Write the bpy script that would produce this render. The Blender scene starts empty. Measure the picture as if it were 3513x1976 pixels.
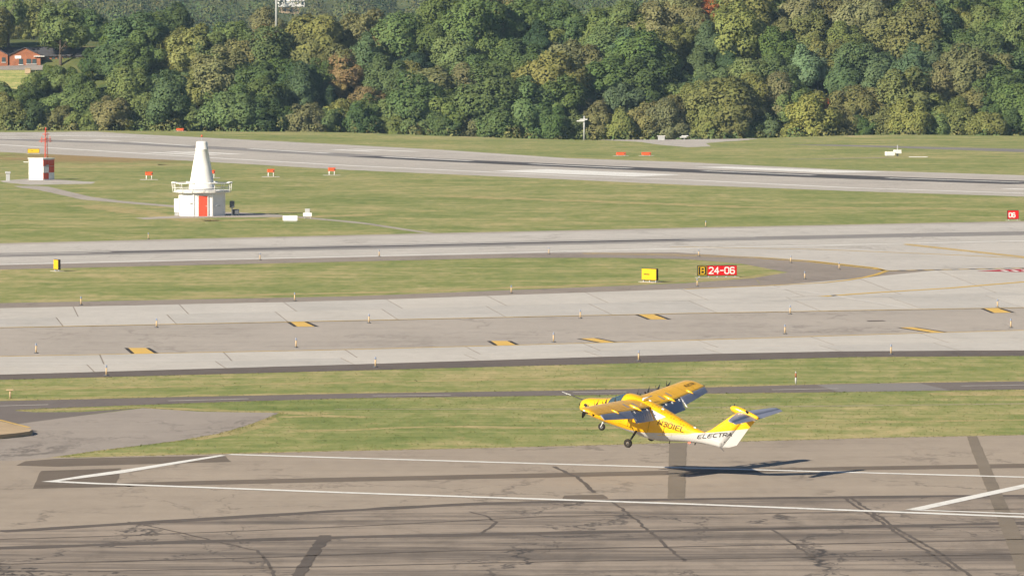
import bpy, bmesh, math, random
import numpy as np
from mathutils import Matrix, Vector
random.seed(7); RNG = np.random.default_rng(7)
sc = bpy.context.scene
C = sc.collection
# ------------------------------------------------------------------ camera
FPX, CAMH, HORY = 20500.0, 20.0, 120.0          # focal length in photo pixels, camera height, horizon row
PW, PH = 3513.0, 1976.0
PITCH = math.atan((PH/2 - HORY)/FPX)
cd = bpy.data.cameras.new('camera'); cam = bpy.data.objects.new('camera', cd); C.objects.link(cam)
cd.sensor_width = 36.0; cd.lens = 36.0*FPX/PW; cd.clip_start = 1.0; cd.clip_end = 20000
cam.location = (0, 0, CAMH); cam.rotation_euler = (math.pi/2 - PITCH, 0, 0)
sc.camera = cam
# ------------------------------------------------------------------ sky and sun
SUN_EL, SUN_AZ = math.radians(27.5), math.radians(45)   # light travels towards +X+Y
sdir = Vector((math.cos(SUN_EL)*math.cos(SUN_AZ), math.cos(SUN_EL)*math.sin(SUN_AZ), -math.sin(SUN_EL)))
w = bpy.data.worlds.new('World'); sc.world = w; w.use_nodes = True
nt = w.node_tree; nt.nodes.clear()
sky = nt.nodes.new('ShaderNodeTexSky'); sky.sky_type = 'NISHITA'; sky.sun_disc = False
sky.sun_elevation = SUN_EL; sky.altitude = 900; sky.air_density = 0.8; sky.dust_density = 0.4
sky.sun_rotation = math.atan2(-sdir.x, -sdir.y)
bg = nt.nodes.new('ShaderNodeBackground'); bg.inputs['Strength'].default_value = 0.055
ow = nt.nodes.new('ShaderNodeOutputWorld')
nt.links.new(sky.outputs[0], bg.inputs[0]); nt.links.new(bg.outputs[0], ow.inputs[0])
sl = bpy.data.lights.new('sun', 'SUN'); sl.energy = 5.0; sl.angle = math.radians(0.5); sl.color = (1.0, 0.89, 0.72)
so = bpy.data.objects.new('sun', sl); C.objects.link(so)
so.rotation_euler = sdir.to_track_quat('-Z', 'Y').to_euler(); so.location = (-200, -200, 200)
vs = sc.view_settings; vs.view_transform = 'Standard'; vs.look = 'None'; vs.gamma = 1.0; vs.use_curve_mapping = False
vs.exposure = 0.76
sc.cycles.max_bounces = 4; sc.cycles.diffuse_bounces = 2; sc.cycles.glossy_bounces = 2
sc.cycles.use_adaptive_sampling = True; sc.cycles.adaptive_threshold = 0.03
sc.cycles.transmission_bounces = 2; sc.cycles.volume_bounces = 0; sc.cycles.transparent_max_bounces = 8
sc.cycles.use_denoising = True

# ------------------------------------------------------------------ helpers
cP, sP = math.cos(PITCH), math.sin(PITCH)
def ray(px, py):
    a, b = (px - PW/2)/FPX, (PH/2 - py)/FPX
    return (a, cP + b*sP, -sP + b*cP)
def G(px, py, z=0.0):
    """photo pixel -> the point of the field (height z) it shows"""
    r = ray(px, py); t = (z - CAMH)/r[2]
    return (r[0]*t, r[1]*t)
def proj(x, y, z):
    dz = z - CAMH
    d = y*cP - dz*sP
    return (PW/2 + FPX*x/d, PH/2 - FPX*(y*sP + dz*cP)/d)

def link(name, me, mat=None, parent=None, **props):
    o = bpy.data.objects.new(name, me); C.objects.link(o)
    if mat is not None and me is not None and len(me.materials) == 0:
        for m in (mat if isinstance(mat, (list, tuple)) else [mat]): me.materials.append(m)
    if parent is not None: o.parent = parent
    for k, v in props.items(): o[k] = v
    return o
def empty(name, loc=(0, 0, 0), rz=0.0, parent=None, **props):
    o = bpy.data.objects.new(name, None); C.objects.link(o); o.location = loc; o.rotation_euler = (0, 0, rz)
    o.empty_display_size = 0.2
    if parent: o.parent = parent
    for k, v in props.items(): o[k] = v
    return o
def pyd(name, verts, faces, smooth=False):
    me = bpy.data.meshes.new(name); me.from_pydata([tuple(v) for v in verts], [], [tuple(f) for f in faces]); me.update()
    if smooth:
        me.shade_smooth()
    return me
def bm_mesh(bm, name, smooth=False, angle=None):
    bmesh.ops.recalc_face_normals(bm, faces=bm.faces[:])
    me = bpy.data.meshes.new(name); bm.to_mesh(me); bm.free()
    if smooth: me.shade_smooth()
    return me
def bbox(bm, c, s, rot=None, bev=0.0):
    r = bmesh.ops.create_cube(bm, size=1.0)
    M = Matrix.Translation(c) @ (rot.to_4x4() if rot is not None else Matrix.Identity(4)) @ Matrix.Diagonal((s[0], s[1], s[2], 1))
    bmesh.ops.transform(bm, matrix=M, verts=r['verts'])
    if bev > 0:
        es = list({e for v in r['verts'] for e in v.link_edges})
        bmesh.ops.bevel(bm, geom=es, offset=bev, segments=1, affect='EDGES')
def bcyl(bm, a, b, r1, r2=None, n=10, caps=True):
    a, b = Vector(a), Vector(b); r2 = r1 if r2 is None else r2
    d = b - a; q = d.to_track_quat('Z', 'Y').to_matrix().to_4x4()
    M = Matrix.Translation((a+b)/2) @ q
    bmesh.ops.create_cone(bm, cap_ends=caps, segments=n, radius1=r1, radius2=r2, depth=d.length, matrix=M)
def box_obj(name, c, s, mat, parent=None, bev=0.0, rot=None, **p):
    bm = bmesh.new(); bbox(bm, c, s, rot, bev); return link(name, bm_mesh(bm, name), mat, parent, **p)
def cyl_obj(name, a, b, r1, r2, mat, parent=None, n=10, **p):
    bm = bmesh.new(); bcyl(bm, a, b, r1, r2, n); return link(name, bm_mesh(bm, name, True), mat, parent, **p)

# ------------------------------------------------------------------ materials
class NT:
    def __init__(s, name):
        s.m = bpy.data.materials.new(name); s.m.use_nodes = True; s.t = s.m.node_tree; s.t.nodes.clear()
        s.out = s.n('ShaderNodeOutputMaterial')
    def n(s, t, **kw):
        nd = s.t.nodes.new(t)
        for k, v in kw.items(): setattr(nd, k, v)
        return nd
    def l(s, a, b): s.t.links.new(a, b)
    def val(s, sock, v):
        if hasattr(v, 'is_output') or isinstance(v, bpy.types.NodeSocket): s.l(v, sock)
        else: sock.default_value = v
    def math(s, op, a, b=None, c=None, clamp=False):
        nd = s.n('ShaderNodeMath', operation=op); nd.use_clamp = clamp
        s.val(nd.inputs[0], a)
        if b is not None: s.val(nd.inputs[1], b)
        if c is not None: s.val(nd.inputs[2], c)
        return nd.outputs[0]
    def coord(s, scale=(1, 1, 1), loc=(0, 0, 0), kind='Object', rot=(0, 0, 0)):
        tc = s.n('ShaderNodeTexCoord'); mp = s.n('ShaderNodeMapping')
        mp.inputs['Scale'].default_value = scale; mp.inputs['Location'].default_value = loc; mp.inputs['Rotation'].default_value = rot
        s.l(tc.outputs[kind], mp.inputs[0]); return mp.outputs[0]
    def noise(s, vec, scale, detail=4, rough=.6, dist=0.0):
        nd = s.n('ShaderNodeTexNoise'); s.l(vec, nd.inputs['Vector'])
        nd.inputs['Scale'].default_value = scale; nd.inputs['Detail'].default_value = detail
        nd.inputs['Roughness'].default_value = rough; nd.inputs['Distortion'].default_value = dist
        return nd.outputs[0]
    def vor(s, vec, scale, feature='F1', rand=1.0):
        nd = s.n('ShaderNodeTexVoronoi', feature=feature); s.l(vec, nd.inputs['Vector'])
        nd.inputs['Scale'].default_value = scale; nd.inputs['Randomness'].default_value = rand
        return nd.outputs['Distance']
    def ramp(s, f, stops, interp='LINEAR'):
        nd = s.n('ShaderNodeValToRGB'); s.l(f, nd.inputs[0]); cr = nd.color_ramp; cr.interpolation = interp
        while len(cr.elements) < len(stops): cr.elements.new(0.5)
        for e, (p, c) in zip(cr.elements, stops):
            e.position = p; e.color = (c[0], c[1], c[2], 1) if isinstance(c, (tuple, list)) else (c, c, c, 1)
        return nd.outputs[0]
    def mix(s, f, a, b, mode='MIX'):
        nd = s.n('ShaderNodeMix', data_type='RGBA', blend_type=mode)
        s.val(nd.inputs[0], f)
        for sk, v in ((nd.inputs[6], a), (nd.inputs[7], b)):
            if isinstance(v, (tuple, list)): sk.default_value = (v[0], v[1], v[2], 1)
            elif isinstance(v, float): sk.default_value = (v, v, v, 1)
            else: s.l(v, sk)
        return nd.outputs[2]
    def sstep(s, x, lo, hi):
        nd = s.n('ShaderNodeMapRange', interpolation_type='SMOOTHSTEP'); s.l(x, nd.inputs[0])
        nd.inputs[1].default_value = lo; nd.inputs[2].default_value = hi; return nd.outputs[0]
    def bsdf(s, col, rough=.6, spec=.3, metal=0.0, bump=None, bstr=.2, bdist=.05, **kw):
        b = s.n('ShaderNodeBsdfPrincipled')
        if isinstance(col, (tuple, list)): b.inputs['Base Color'].default_value = (*col[:3], 1)
        else: s.l(col, b.inputs['Base Color'])
        s.val(b.inputs['Roughness'], rough); b.inputs['Specular IOR Level'].default_value = spec
        b.inputs['Metallic'].default_value = metal
        for k, v in kw.items(): s.val(b.inputs[k.replace('_', ' ')], v)
        if bump is not None:
            bp = s.n('ShaderNodeBump'); bp.inputs['Strength'].default_value = bstr; bp.inputs['Distance'].default_value = bdist
            s.l(bump, bp.inputs['Height']); s.l(bp.outputs[0], b.inputs['Normal'])
        s.l(b.outputs[0], s.out.inputs[0]); return b

def m_plain(name, col, rough=.55, spec=.3, metal=0.0, var=.12, scale=3.0, kind='Object'):
    t = NT(name); v = t.coord(kind=kind)
    n = t.noise(v, scale, 5, .65)
    d = tuple(c*(1-var) for c in col); b = tuple(min(1, c*(1+var*.6)) for c in col)
    c = t.ramp(n, [(.3, d), (.7, b)])
    t.bsdf(c, rough, spec, metal); return t.m

def m_grass():
    t = NT('mown_grass')
    vL = t.coord((.006, .0045, 1)); vM = t.coord((.05, .03, 1)); vS = t.coord((.42, .12, 1)); vF = t.coord((2.2, .8, 1)); vX = t.coord((.9, .045, 1), rot=(0, 0, .02))
    big = t.noise(vL, 6, 3, .6, .4); mid = t.noise(vM, 4, 5, .62, .6); sm = t.noise(vS, 2.2, 6, .68, .3); fine = t.noise(vF, 3, 3, .7)
    streak = t.noise(t.coord((.018, .21, 1), rot=(0, 0, -.02)), 2.0, 5, .7, .3)
    a = t.math('MULTIPLY', big, .22); b = t.math('MULTIPLY_ADD', mid, .26, a); c_ = t.math('MULTIPLY_ADD', sm, .24, b)
    d = t.math('MULTIPLY_ADD', streak, .28, c_)
    col = t.ramp(d, [(.39, (.125, .178, .050)), (.45, (.195, .236, .078)), (.495, (.258, .278, .102)), (.545, (.36, .330, .150)), (.59, (.47, .385, .20))])
    col = t.mix(t.sstep(fine, .35, .75), t.mix(.15, col, (.14, .15, .05)), col)
    col = t.mix(t.math('MULTIPLY', t.sstep(sm, .62, .74), .45), col, (.30, .25, .12))
    # bare reddish earth beside the far runway (west end) - a worn patch with its own outline
    tc = t.n('ShaderNodeTexCoord'); sx = t.n('ShaderNodeSeparateXYZ'); t.l(tc.outputs['Object'], sx.inputs[0])
    gx, gy = EARTH
    dx = t.math('DIVIDE', t.math('SUBTRACT', sx.outputs[0], gx), 24.0); dy = t.math('DIVIDE', t.math('SUBTRACT', sx.outputs[1], gy), 52.0)
    rr = t.math('SQRT', t.math('ADD', t.math('MULTIPLY', dx, dx), t.math('MULTIPLY', dy, dy)))
    rr = t.math('ADD', rr, t.math('MULTIPLY', t.math('SUBTRACT', mid, .5), 1.6))
    em = t.math('MULTIPLY', t.math('SUBTRACT', 1.0, t.sstep(rr, .45, 1.0)), .62)
    col = t.mix(em, col, (.33, .19, .105))
    t.bsdf(col, .95, .08, bump=t.math('ADD', sm, t.math('MULTIPLY', fine, .5)), bstr=.12, bdist=.03); return t.m

def m_pave(name, base, dark, spots=.35, crack=0.0, crackcol=(.07, .06, .055), streak=.3, jointy=0.0, grime=0.0, csc=(.10, .035), bump=.15, bands=0.0):
    t = NT(name)
    v1 = t.coord((.05, .025, 1)); v2 = t.coord((.5, .13, 1)); v3 = t.coord((.02, .35, 1)); v4 = t.coord((3, 1.2, 1))
    n1 = t.noise(v1, 2.0, 5, .6, .5); n2 = t.noise(v2, 2.0, 6, .7, .2); n3 = t.noise(v3, 1.6, 4, .65, .2); n4 = t.noise(v4, 3, 3, .7)
    f = t.math('MULTIPLY_ADD', n2, .3, t.math('MULTIPLY', n1, .4)); f = t.math('MULTIPLY_ADD', n3, .3, f)
    hi = tuple(min(.9, c*1.14) for c in base)
    col = t.ramp(f, [(.36, dark), (.47, base), (.62, hi)])
    col = t.mix(t.math('MULTIPLY', t.sstep(n4, .5, .8), spots*.5), col, tuple(c*.72 for c in base))
    if grime > 0:
        g = t.noise(t.coord((.16, .045, 1), (3, 7, 0)), 1.7, 7, .75, .2)
        col = t.mix(t.math('MULTIPLY', t.sstep(g, .47, .66), grime), col, tuple(c*.42 for c in base))
    if bands > 0:                                   # long tar and rubber streaks laid along the runway
        g1_ = t.noise(t.coord((.012, .10, 1), (2, 5, 0), rot=(0, 0, -.035)), 1.6, 6, .72, .5); g2_ = t.noise(t.coord((.05, .5, 1), (9, 1, 0), rot=(0, 0, -.035)), 1.5, 6, .7, .4)
        kk = t.math('MAXIMUM', t.math('MULTIPLY', t.sstep(g1_, .45, .63), .9), t.math('MULTIPLY', t.sstep(g2_, .54, .68), .8))
        col = t.mix(t.math('MULTIPLY', kk, bands), col, (.068, .059, .055))
    h = n4
    if crack > 0:
        cv = t.coord((csc[0], csc[1], 1))
        wn = t.n('ShaderNodeTexNoise'); t.l(cv, wn.inputs['Vector']); wn.inputs['Scale'].default_value = 2.6; wn.inputs['Detail'].default_value = 6; wn.inputs['Roughness'].default_value = .68
        ad = t.n('ShaderNodeVectorMath', operation='MULTIPLY_ADD'); t.l(wn.outputs[1], ad.inputs[0]); ad.inputs[1].default_value = (.75, .75, 0); t.l(cv, ad.inputs[2])
        e1 = t.vor(ad.outputs[0], 1.0, 'DISTANCE_TO_EDGE'); e2 = t.vor(ad.outputs[0], 2.3, 'DISTANCE_TO_EDGE')
        gate = t.sstep(t.noise(t.coord((.06, .02, 1), (11, 3, 0)), 2.0, 3, .5), .42, .58)
        k1 = t.math('SUBTRACT', 1.0, t.sstep(e1, .003, .014)); k2 = t.math('SUBTRACT', 1.0, t.sstep(e2, .004, .016))
        k1 = t.math('MULTIPLY', k1, t.sstep(t.noise(t.coord((.09, .03, 1), (5, 9, 0)), 2.0, 3, .5), .40, .60))
        k2 = t.math('MULTIPLY', k2, gate)
        k = t.math('MULTIPLY', t.math('MAXIMUM', k1, t.math('MULTIPLY', k2, .8)), crack)
        col = t.mix(k, col, crackcol)
        h = t.math('SUBTRACT', n4, t.math('MULTIPLY', k, 2.0))
    t.bsdf(col, .88, .18, bump=h, bstr=bump, bdist=.02); return t.m

def m_paint(name, col, wear=.3, under=(.3, .28, .25)):
    t = NT(name); n = t.noise(t.coord((1.2, .5, 1)), 2.0, 6, .7); n2 = t.noise(t.coord((.1, .1, 1)), 2, 4, .6)
    k = t.math('MULTIPLY', t.sstep(t.math('MULTIPLY_ADD', n2, .4, t.math('MULTIPLY', n, .6)), .48, .66), wear)
    t.bsdf(t.mix(k, col, under), .7, .25); return t.m

EARTH = G(360, 541)
M = {}
M['grass'] = m_grass()
M['conc_far'] = m_pave('runway_concrete', (0.431, 0.398, 0.361), (0.364, 0.336, 0.305), .2, .25, (.2, .18, .165), csc=(.03, .01))
M['conc'] = m_pave('pale_concrete', (0.468, 0.442, 0.409), (0.404, 0.380, 0.351), .2, .35, (.16, .14, .125), csc=(.035, .013))
M['slab_a'] = m_pave('slab_concrete', (0.486, 0.459, 0.421), (0.427, 0.404, 0.372), .25)
M['slab_b'] = m_pave('slab_concrete_grey', (0.450, 0.429, 0.400), (0.386, 0.369, 0.345), .3)
M['slab_c'] = m_pave('slab_concrete_warm', (0.491, 0.466, 0.431), (0.433, 0.412, 0.383), .25)
M['asph_mid'] = m_pave('weathered_asphalt', (0.376, 0.337, 0.299), (0.302, 0.268, 0.236), .5, .35, (.14, .12, .105), csc=(.035, .012))
M['asph_brown'] = m_pave('brown_asphalt', (.27, .232, .20), (.20, .17, .148), .4, .3)
M['asph_dark'] = m_pave('dark_asphalt', (.135, .113, .10), (.10, .083, .074), .4)
M['asph_road'] = m_pave('road_asphalt', (.165, .142, .13), (.125, .108, .10), .3)
M['asph_grey'] = m_pave('grey_asphalt', (.215, .20, .19), (.17, .16, .152), .3)
M['apron_hi'] = m_pave('apron_pavement', (.33, .278, .225), (.265, .222, .18), .35, .55, (.11, .092, .078), csc=(.045, .028))
M['apron_lo'] = m_pave('stained_apron_pavement', (0.305, 0.255, 0.209), (0.219, 0.184, 0.153), .4, .95, (.065, .057, .054), grime=.40, csc=(.05, .03), bands=.8)
M['apron_side'] = m_pave('side_apron_pavement', (.31, .272, .24), (.25, .215, .19), .35, .6, (.11, .095, .085), csc=(.07, .022))
M['joint'] = m_pave('joint_tar', (.115, .097, .085), (.08, .068, .06), .3)
M['patch'] = m_pave('dark_patch', (.155, .126, .100), (.12, .098, .078), .3)
M['strip'] = m_pave('tar_strip', (.19, .157, .126), (.125, .104, .085), .4, .0)
M['straw0'] = m_pave('overgrown_concrete', (.30, .27, .17), (.22, .21, .11), .5)
M['cross'] = m_pave('cross_strip_tar', (.20, .167, .13), (.14, .117, .092), .6)
M['tyre'] = m_pave('rubber_streak', (.075, .070, .072), (.05, .048, .05), .3)
M['rub2'] = m_pave('light_rubber_streak', (.25, .235, .225), (.20, .19, .185), .3)
M['white_line'] = m_paint('white_marking', (.76, .75, .715), .5, (.45, .41, .36))
M['white_old'] = m_paint('faded_white_marking', (.58, .55, .51), .6, (.38, .35, .32))
M['yellow_line'] = m_paint('yellow_marking', (.60, .40, .09), .45, (.28, .22, .15))
M['yellow_pad'] = m_paint('yellow_pad_paint', (.68, .44, .11), .12)
M['black_line'] = m_paint('black_marking', (.045, .04, .036), .3, (.15, .13, .11))
M['red_pave'] = m_paint('red_marking', (.42, .02, .03), .1)
M['white'] = m_plain('white_paint', (.80, .79, .76), .5, var=.08, scale=.9)
M['white_g'] = m_plain('white_gloss', (.80, .80, .79), .25, .5, var=.03)
M['grey'] = m_plain('grey_metal', (.42, .43, .43), .45, .5)
M['dgrey'] = m_plain('dark_grey_metal', (.10, .11, .125), .5, .4)
M['red'] = m_plain('red_paint', (.62, .085, .045), .5)
M['signred'] = m_plain('sign_red', (.62, .008, .012), .4, .4, var=.05)
M['signyel'] = m_plain('sign_yellow', (.66, .42, .014), .4, .4, var=.05)
M['orange'] = m_plain('orange_paint', (.85, .12, .035), .5, var=.06)
M['black'] = m_plain('black_paint', (.018, .018, .02), .5)
M['rubber'] = m_plain('rubber', (.03, .026, .024), .75, .2)
M['post'] = m_plain('marker_yellow', (.52, .38, .22), .5, var=.06)
M['blue'] = m_plain('marker_blue', (.26, .31, .42), .25, .5)
M['brick'] = m_plain('brick', (.33, .135, .075), .85, .1, var=.25, scale=.8)
M['roof'] = m_plain('dark_shingle', (.075, .075, .085), .8, .2, var=.2, scale=.8)
M['glass'] = m_plain('window_glass', (.04, .06, .07), .08, .6)
M['tan'] = m_plain('tan_concrete', (.45, .34, .22), .85, .1, var=.15, scale=.6)
M['wood'] = m_plain('weathered_wood', (.20, .165, .13), .85, .1)
M['bark'] = m_plain('bark', (.13, .10, .075), .9, .1, var=.3)

# ------------------------------------------------------------------ field, pavements and markings
def subdiv(pts, step, closed=True):
    out = []
    n = len(pts)
    for i in range(n if closed else n-1):
        a, b = pts[i], pts[(i+1) % n]
        d = math.hypot(b[0]-a[0], b[1]-a[1]); k = max(1, int(d/step))
        for j in range(k): out.append((a[0]+(b[0]-a[0])*j/k, a[1]+(b[1]-a[1])*j/k))
    if not closed: out.append(pts[-1])
    return out
def poly_me(name, wpts, z, jit=0.0, step=3.0):
    if jit > 0:
        wpts = subdiv(wpts, step)
        wpts = [(x + random.gauss(0, jit*.6), y + random.gauss(0, jit)) for x, y in wpts]
    bm = bmesh.new(); vsx = [bm.verts.new((x, y, z)) for x, y in wpts]
    es = [bm.edges.new((vsx[i], vsx[(i+1) % len(vsx)])) for i in range(len(vsx))]
    bmesh.ops.triangle_fill(bm, use_beauty=True, use_dissolve=False, edges=es)
    for f_ in bm.faces:
        f_.normal_update()
        if f_.normal.z < 0: f_.normal_flip()
    me = bpy.data.meshes.new(name); bm.to_mesh(me); bm.free(); return me
def pave(name, px, z, mat, parent=None, jit=0.0, step=3.0, **p):
    me = poly_me(name, [G(*q) for q in px], z, jit, step)
    if parent is None: p.setdefault('kind', 'structure')
    return link(name, me, mat, parent, **p)
def ribbon_me(name, wpts, width, z, jit=0.0, step=None, wvar=0.0):
    pts = subdiv(wpts, step, False) if step else list(wpts)
    if jit: pts = [(x+random.gauss(0, jit), y+random.gauss(0, jit)) for x, y in pts]
    vs_, fs = [], []
    for i, (x, y) in enumerate(pts):
        a = pts[max(0, i-1)]; b = pts[min(len(pts)-1, i+1)]
        dx, dy = b[0]-a[0], b[1]-a[1]; L = math.hypot(dx, dy) or 1
        wd = width*(1+random.uniform(-wvar, wvar)) if not isinstance(width, (list, tuple)) else width[0]+(width[1]-width[0])*i/(len(pts)-1)
        nx, ny = -dy/L*wd/2, dx/L*wd/2
        vs_ += [(x+nx, y+ny, z), (x-nx, y-ny, z)]
        if i: fs.append((2*i-2, 2*i-1, 2*i+1, 2*i))
    return pyd(name, vs_, fs)
def line(name, px, width, z, mat, parent, jit=0.0, step=None, wvar=0.0, **p):
    return link(name, ribbon_me(name, [G(*q) for q in px], width, z, jit, step, wvar), mat, parent, **p)

# outline of the field where it drops towards the wooded valley
EDGE_PX = [(-2500, 446), (0, 448), (330, 449), (700, 451), (1150, 454), (1500, 466), (1800, 476), (2000, 481), (2300, 481), (2600, 475), (2850, 467), (3000, 463), (3200, 463), (3513, 467), (4500, 470), (6000, 472)]
EDGE = [G(*q) for q in EDGE_PX]
EDX = np.array([e[0] for e in EDGE]); EDY = np.array([e[1] for e in EDGE])
def edge_y(x): return float(np.interp(x, EDX, EDY))
fx = list(np.linspace(-300, 300, 121))
fv = [(-3500, -400), (3500, -400), (3500, edge_y(3500))] + [(x, edge_y(x)) for x in reversed(fx)] + [(-3500, edge_y(-3500))]
field = link('grass_field', poly_me('grass_field', fv, 0.0), M['grass'], kind='structure', label='mown grass of the airfield')

# --- far runway
RT = [(-1500, 421), (0, 455), (326, 452), (433, 459), (652, 470), (1200, 498), (1523, 515), (1942, 543), (2350, 557), (2872, 582), (3513, 602), (5000, 655)]
RB = [(5000, 735), (3513, 675), (2918, 656), (2350, 635), (1800, 610), (1200, 584), (643, 552), (0, 522), (-1500, 468)]
RT[0] = (-1500, 452)
far_rw = pave('far_runway', RT + RB, .004, M['conc_far'], jit=.05, step=8)
line('rubber_streak', [(0, 478), (450, 493), (855, 514), (1311, 540), (1821, 563)], 9.0, .008, M['rub2'], far_rw)
line('rubber_streak', [(1250, 537), (1500, 550), (1821, 564), (2413, 589), (3044, 613), (3600, 630)], (6.0, 14.0), .010, M['tyre'], far_rw)
line('edge_line', [(-600, 477), (0, 497), (652, 538), (1200, 569), (2000, 606), (2350, 618), (2918, 645), (3513, 664), (4200, 687)], 1.4, .012, M['white_line'], far_rw)
line('edge_line', [(433, 463), (700, 477), (1200, 503), (1523, 519), (1942, 547), (2350, 561), (2872, 585), (3513, 605), (4200, 628)], 1.2, .012, M['white_old'], far_rw)
for a, b in (((450, 488), (657, 501)), ((855, 511), (1132, 527)), ((1311, 538), (1616, 553)), ((1821, 563), (2165, 578)), ((2413, 587), (2793, 602)), ((3044, 611), (3505, 626))):
    line('centreline_stripe', [a, b], 1.5, .014, M['white_line'], far_rw)
for a, b in (((-80, 457), (350, 459)), ((-80, 460), (420, 464)), ((-60, 463), (470, 468)), ((60, 464), (545, 473)), ((-80, 469), (150, 472)), ((-80, 473), (85, 477))):
    line('threshold_bar', [a, b], 2.0, .014, M['white_line'], far_rw)
for a, b in (((225, 480), (320, 483)), ((320, 480), (405, 484)), ((510, 523), (690, 533)), ((585, 521), (740, 532)), ((640, 520), (815, 530)), ((1150, 514), (1285, 521)), ((1210, 512), (1430, 521)), ((3450, 648), (3600, 653))):
    line('touchdown_bar', [a, b], 2.4, .014, M['white_line'], far_rw)
pave('aiming_point_block', [(1690, 588), (1877, 581), (2340, 600), (2175, 607)], .014, M['white_line'], far_rw)
pave('aiming_point_block', [(2380, 574), (2490, 572), (3040, 591), (2849, 594)], .014, M['white_line'], far_rw)
pave('far_taxi_strip', [(2700, 497), (2870, 497), (3513, 512), (4300, 522), (4300, 532), (3513, 523), (3050, 507)], .004, M['asph_grey'], jit=.1)
pave('far_apron', [(2050, 480), (2280, 480), (2600, 476), (2560, 482), (2480, 487), (2420, 492), (2440, 503), (2360, 506), (2250, 496), (2200, 488)], .004, M['conc_far'], jit=.1)

# --- second runway, its shoulder and the wide junction on the right
SR_T = [(-1500, 868), (0, 835), (1200, 807), (2350, 782), (3513, 759), (5000, 731)]
SR_B = [(0, 924), (1150, 898), (1755, 884), (2100, 884), (2350, 889), (2546, 904), (2704, 935)]
second = pave('second_runway', SR_T + [(5000, 985), (3513, 985), (2900, 985), (2704, 935)] + list(reversed(SR_B))[1:] + [(-1500, 958)], .004, M['conc'], jit=.06, step=6)
pave('shoulder_strip', [(-1500, 949), (0, 910), (1200, 883), (1900, 868), (2313, 866), (2592, 884), (2779, 898), (3012, 921), (3035, 929), (2965, 953), (2825, 970), (2611, 981), (2592, 953), (2704, 935), (2546, 905), (2350, 889), (2100, 885), (1755, 885), (1150, 899), (0, 925), (-1500, 958)], .008, M['asph_brown'], second, jit=.05, step=5)
pave('edge_dust_strip', [(-1500, 868), (0, 835), (1200, 807), (2350, 782), (3513, 759), (3513, 764), (2350, 787), (1200, 812), (0, 841), (-1500, 874)], .006, M['asph_mid'], second, jit=.1, step=6)
line('edge_line', [(-900, 931), (0, 908), (1200, 881), (2350, 853), (3513, 827), (4500, 805)], 1.1, .014, M['white_line'], second)
line('rubber_streak', [(-900, 897), (0, 876), (1200, 849), (2350, 823), (3513, 800), (4400, 781)], 9.0, .010, M['rub2'], second, wvar=.15, step=9)
line('rubber_streak', [(300, 868), (1200, 848), (2350, 822)], 2.2, .012, M['tyre'], second, wvar=.2, step=9)
for a, b in (((-300, 881), (380, 865)), ((1271, 843), (2592, 814)), ((3449, 795), (3900, 785))):
    line('centreline_stripe', [a, b], .9, .016, M['white_old'], second)
# taxi lines of the junction
APEX = (3042, 930)
for dy_ in (0, 4):
    line('taxi_line', [(2000, 868 + dy_), (2313, 873+dy_), (2592, 882+dy_), (2779, 895+dy_), (2900, 908+dy_), (3000, 919+dy_), APEX], .5, .016, M['yellow_line'], second)
line('taxi_line', [(2592, 885), (2779, 898), (3000, 922), APEX], .7, .014, M['black_line'], second)
line('taxi_line', [APEX, (3010, 942), (2965, 953), (2900, 963), (2825, 971), (2611, 982), (2350, 993)], .5, .028, M['yellow_line'], second)
line('taxi_line', [APEX, (3250, 926), (3513, 921), (4200, 912)], 1.1, .026, M['black_line'], second)
for i in range(10):
    x0 = 3050 + i*60
    line('taxi_line_dash', [(x0, 930 - (x0-3042)*.019), (x0+34, 929.4 - (x0-3042)*.019)], .8, .030, M['yellow_line'], second)
line('taxi_line', [(2300, 847), (2800, 856), (3200, 872), (3513, 886), (3900, 903)], .5, .016, M['yellow_line'], second)
for dy_ in (0, 3):
    line('taxi_line', [(3105, 837+dy_), (3300, 858+dy_), (3513, 881+dy_), (3800, 911+dy_)], .45, .016, M['yellow_line'], second)
pave('red_holding_marking', [(3352, 931), (3440, 926), (3620, 922), (3620, 933), (3480, 934)], .030, M['red_pave'], second)
for x0 in (3430, 3465, 3500):
    pave('white_marking_letter', [(x0, 928.5), (x0+14, 927.5), (x0+34, 932), (x0+20, 933)], .034, M['white_line'], second)

# --- wide taxiway: outer slabs, middle asphalt, near slabs, dark shoulder
E_T = [(-900, 1080), (0, 1058), (1175, 1033), (2350, 992), (2611, 982), (2825, 971), (2965, 953), (3036, 931), (3513, 922), (4500, 905)]
E_B = [(-900, 1149), (0, 1125), (1200, 1101), (2350, 1076), (3513, 1056), (4500, 1040)]
E_M = [(-900, 1116), (0, 1094), (1200, 1064), (2350, 1033), (2850, 1014), (3513, 1005), (4500, 990)]
D_B = [(-900, 1247), (0, 1224), (1200, 1200), (2350, 1169), (3012, 1148), (3513, 1134), (4500, 1108)]
C_M = [(-900, 1281), (0, 1259), (1200, 1228), (2350, 1195), (3513, 1171), (4500, 1150)]
C_B = [(-900, 1308), (0, 1286), (1200, 1251), (2313, 1217), (2918, 1205), (3513, 1202), (4500, 1196)]
S_B = [(-900, 1326), (0, 1303), (1175, 1272), (2350, 1241), (2918, 1225), (3513, 1221), (4500, 1215)]
G3B = [(-900, 1060), (0, 1039), (1200, 1016), (2350, 971), (2592, 953), (2704, 935)]
taxi = pave('wide_taxiway', E_T[:4] + [(2611, 982), (2825, 971), (2965, 953), (3036, 931), (3513, 922), (4500, 905)] + list(reversed(S_B)), .0045, M['asph_mid'], jit=0)
pave('shoulder_strip', list(reversed(E_T[:5])) + [(-900, 1062), (0, 1040), (1200, 1017), (2350, 972), (2592, 954)], .0065, M['asph_brown'], taxi, jit=.06, step=5)
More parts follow.
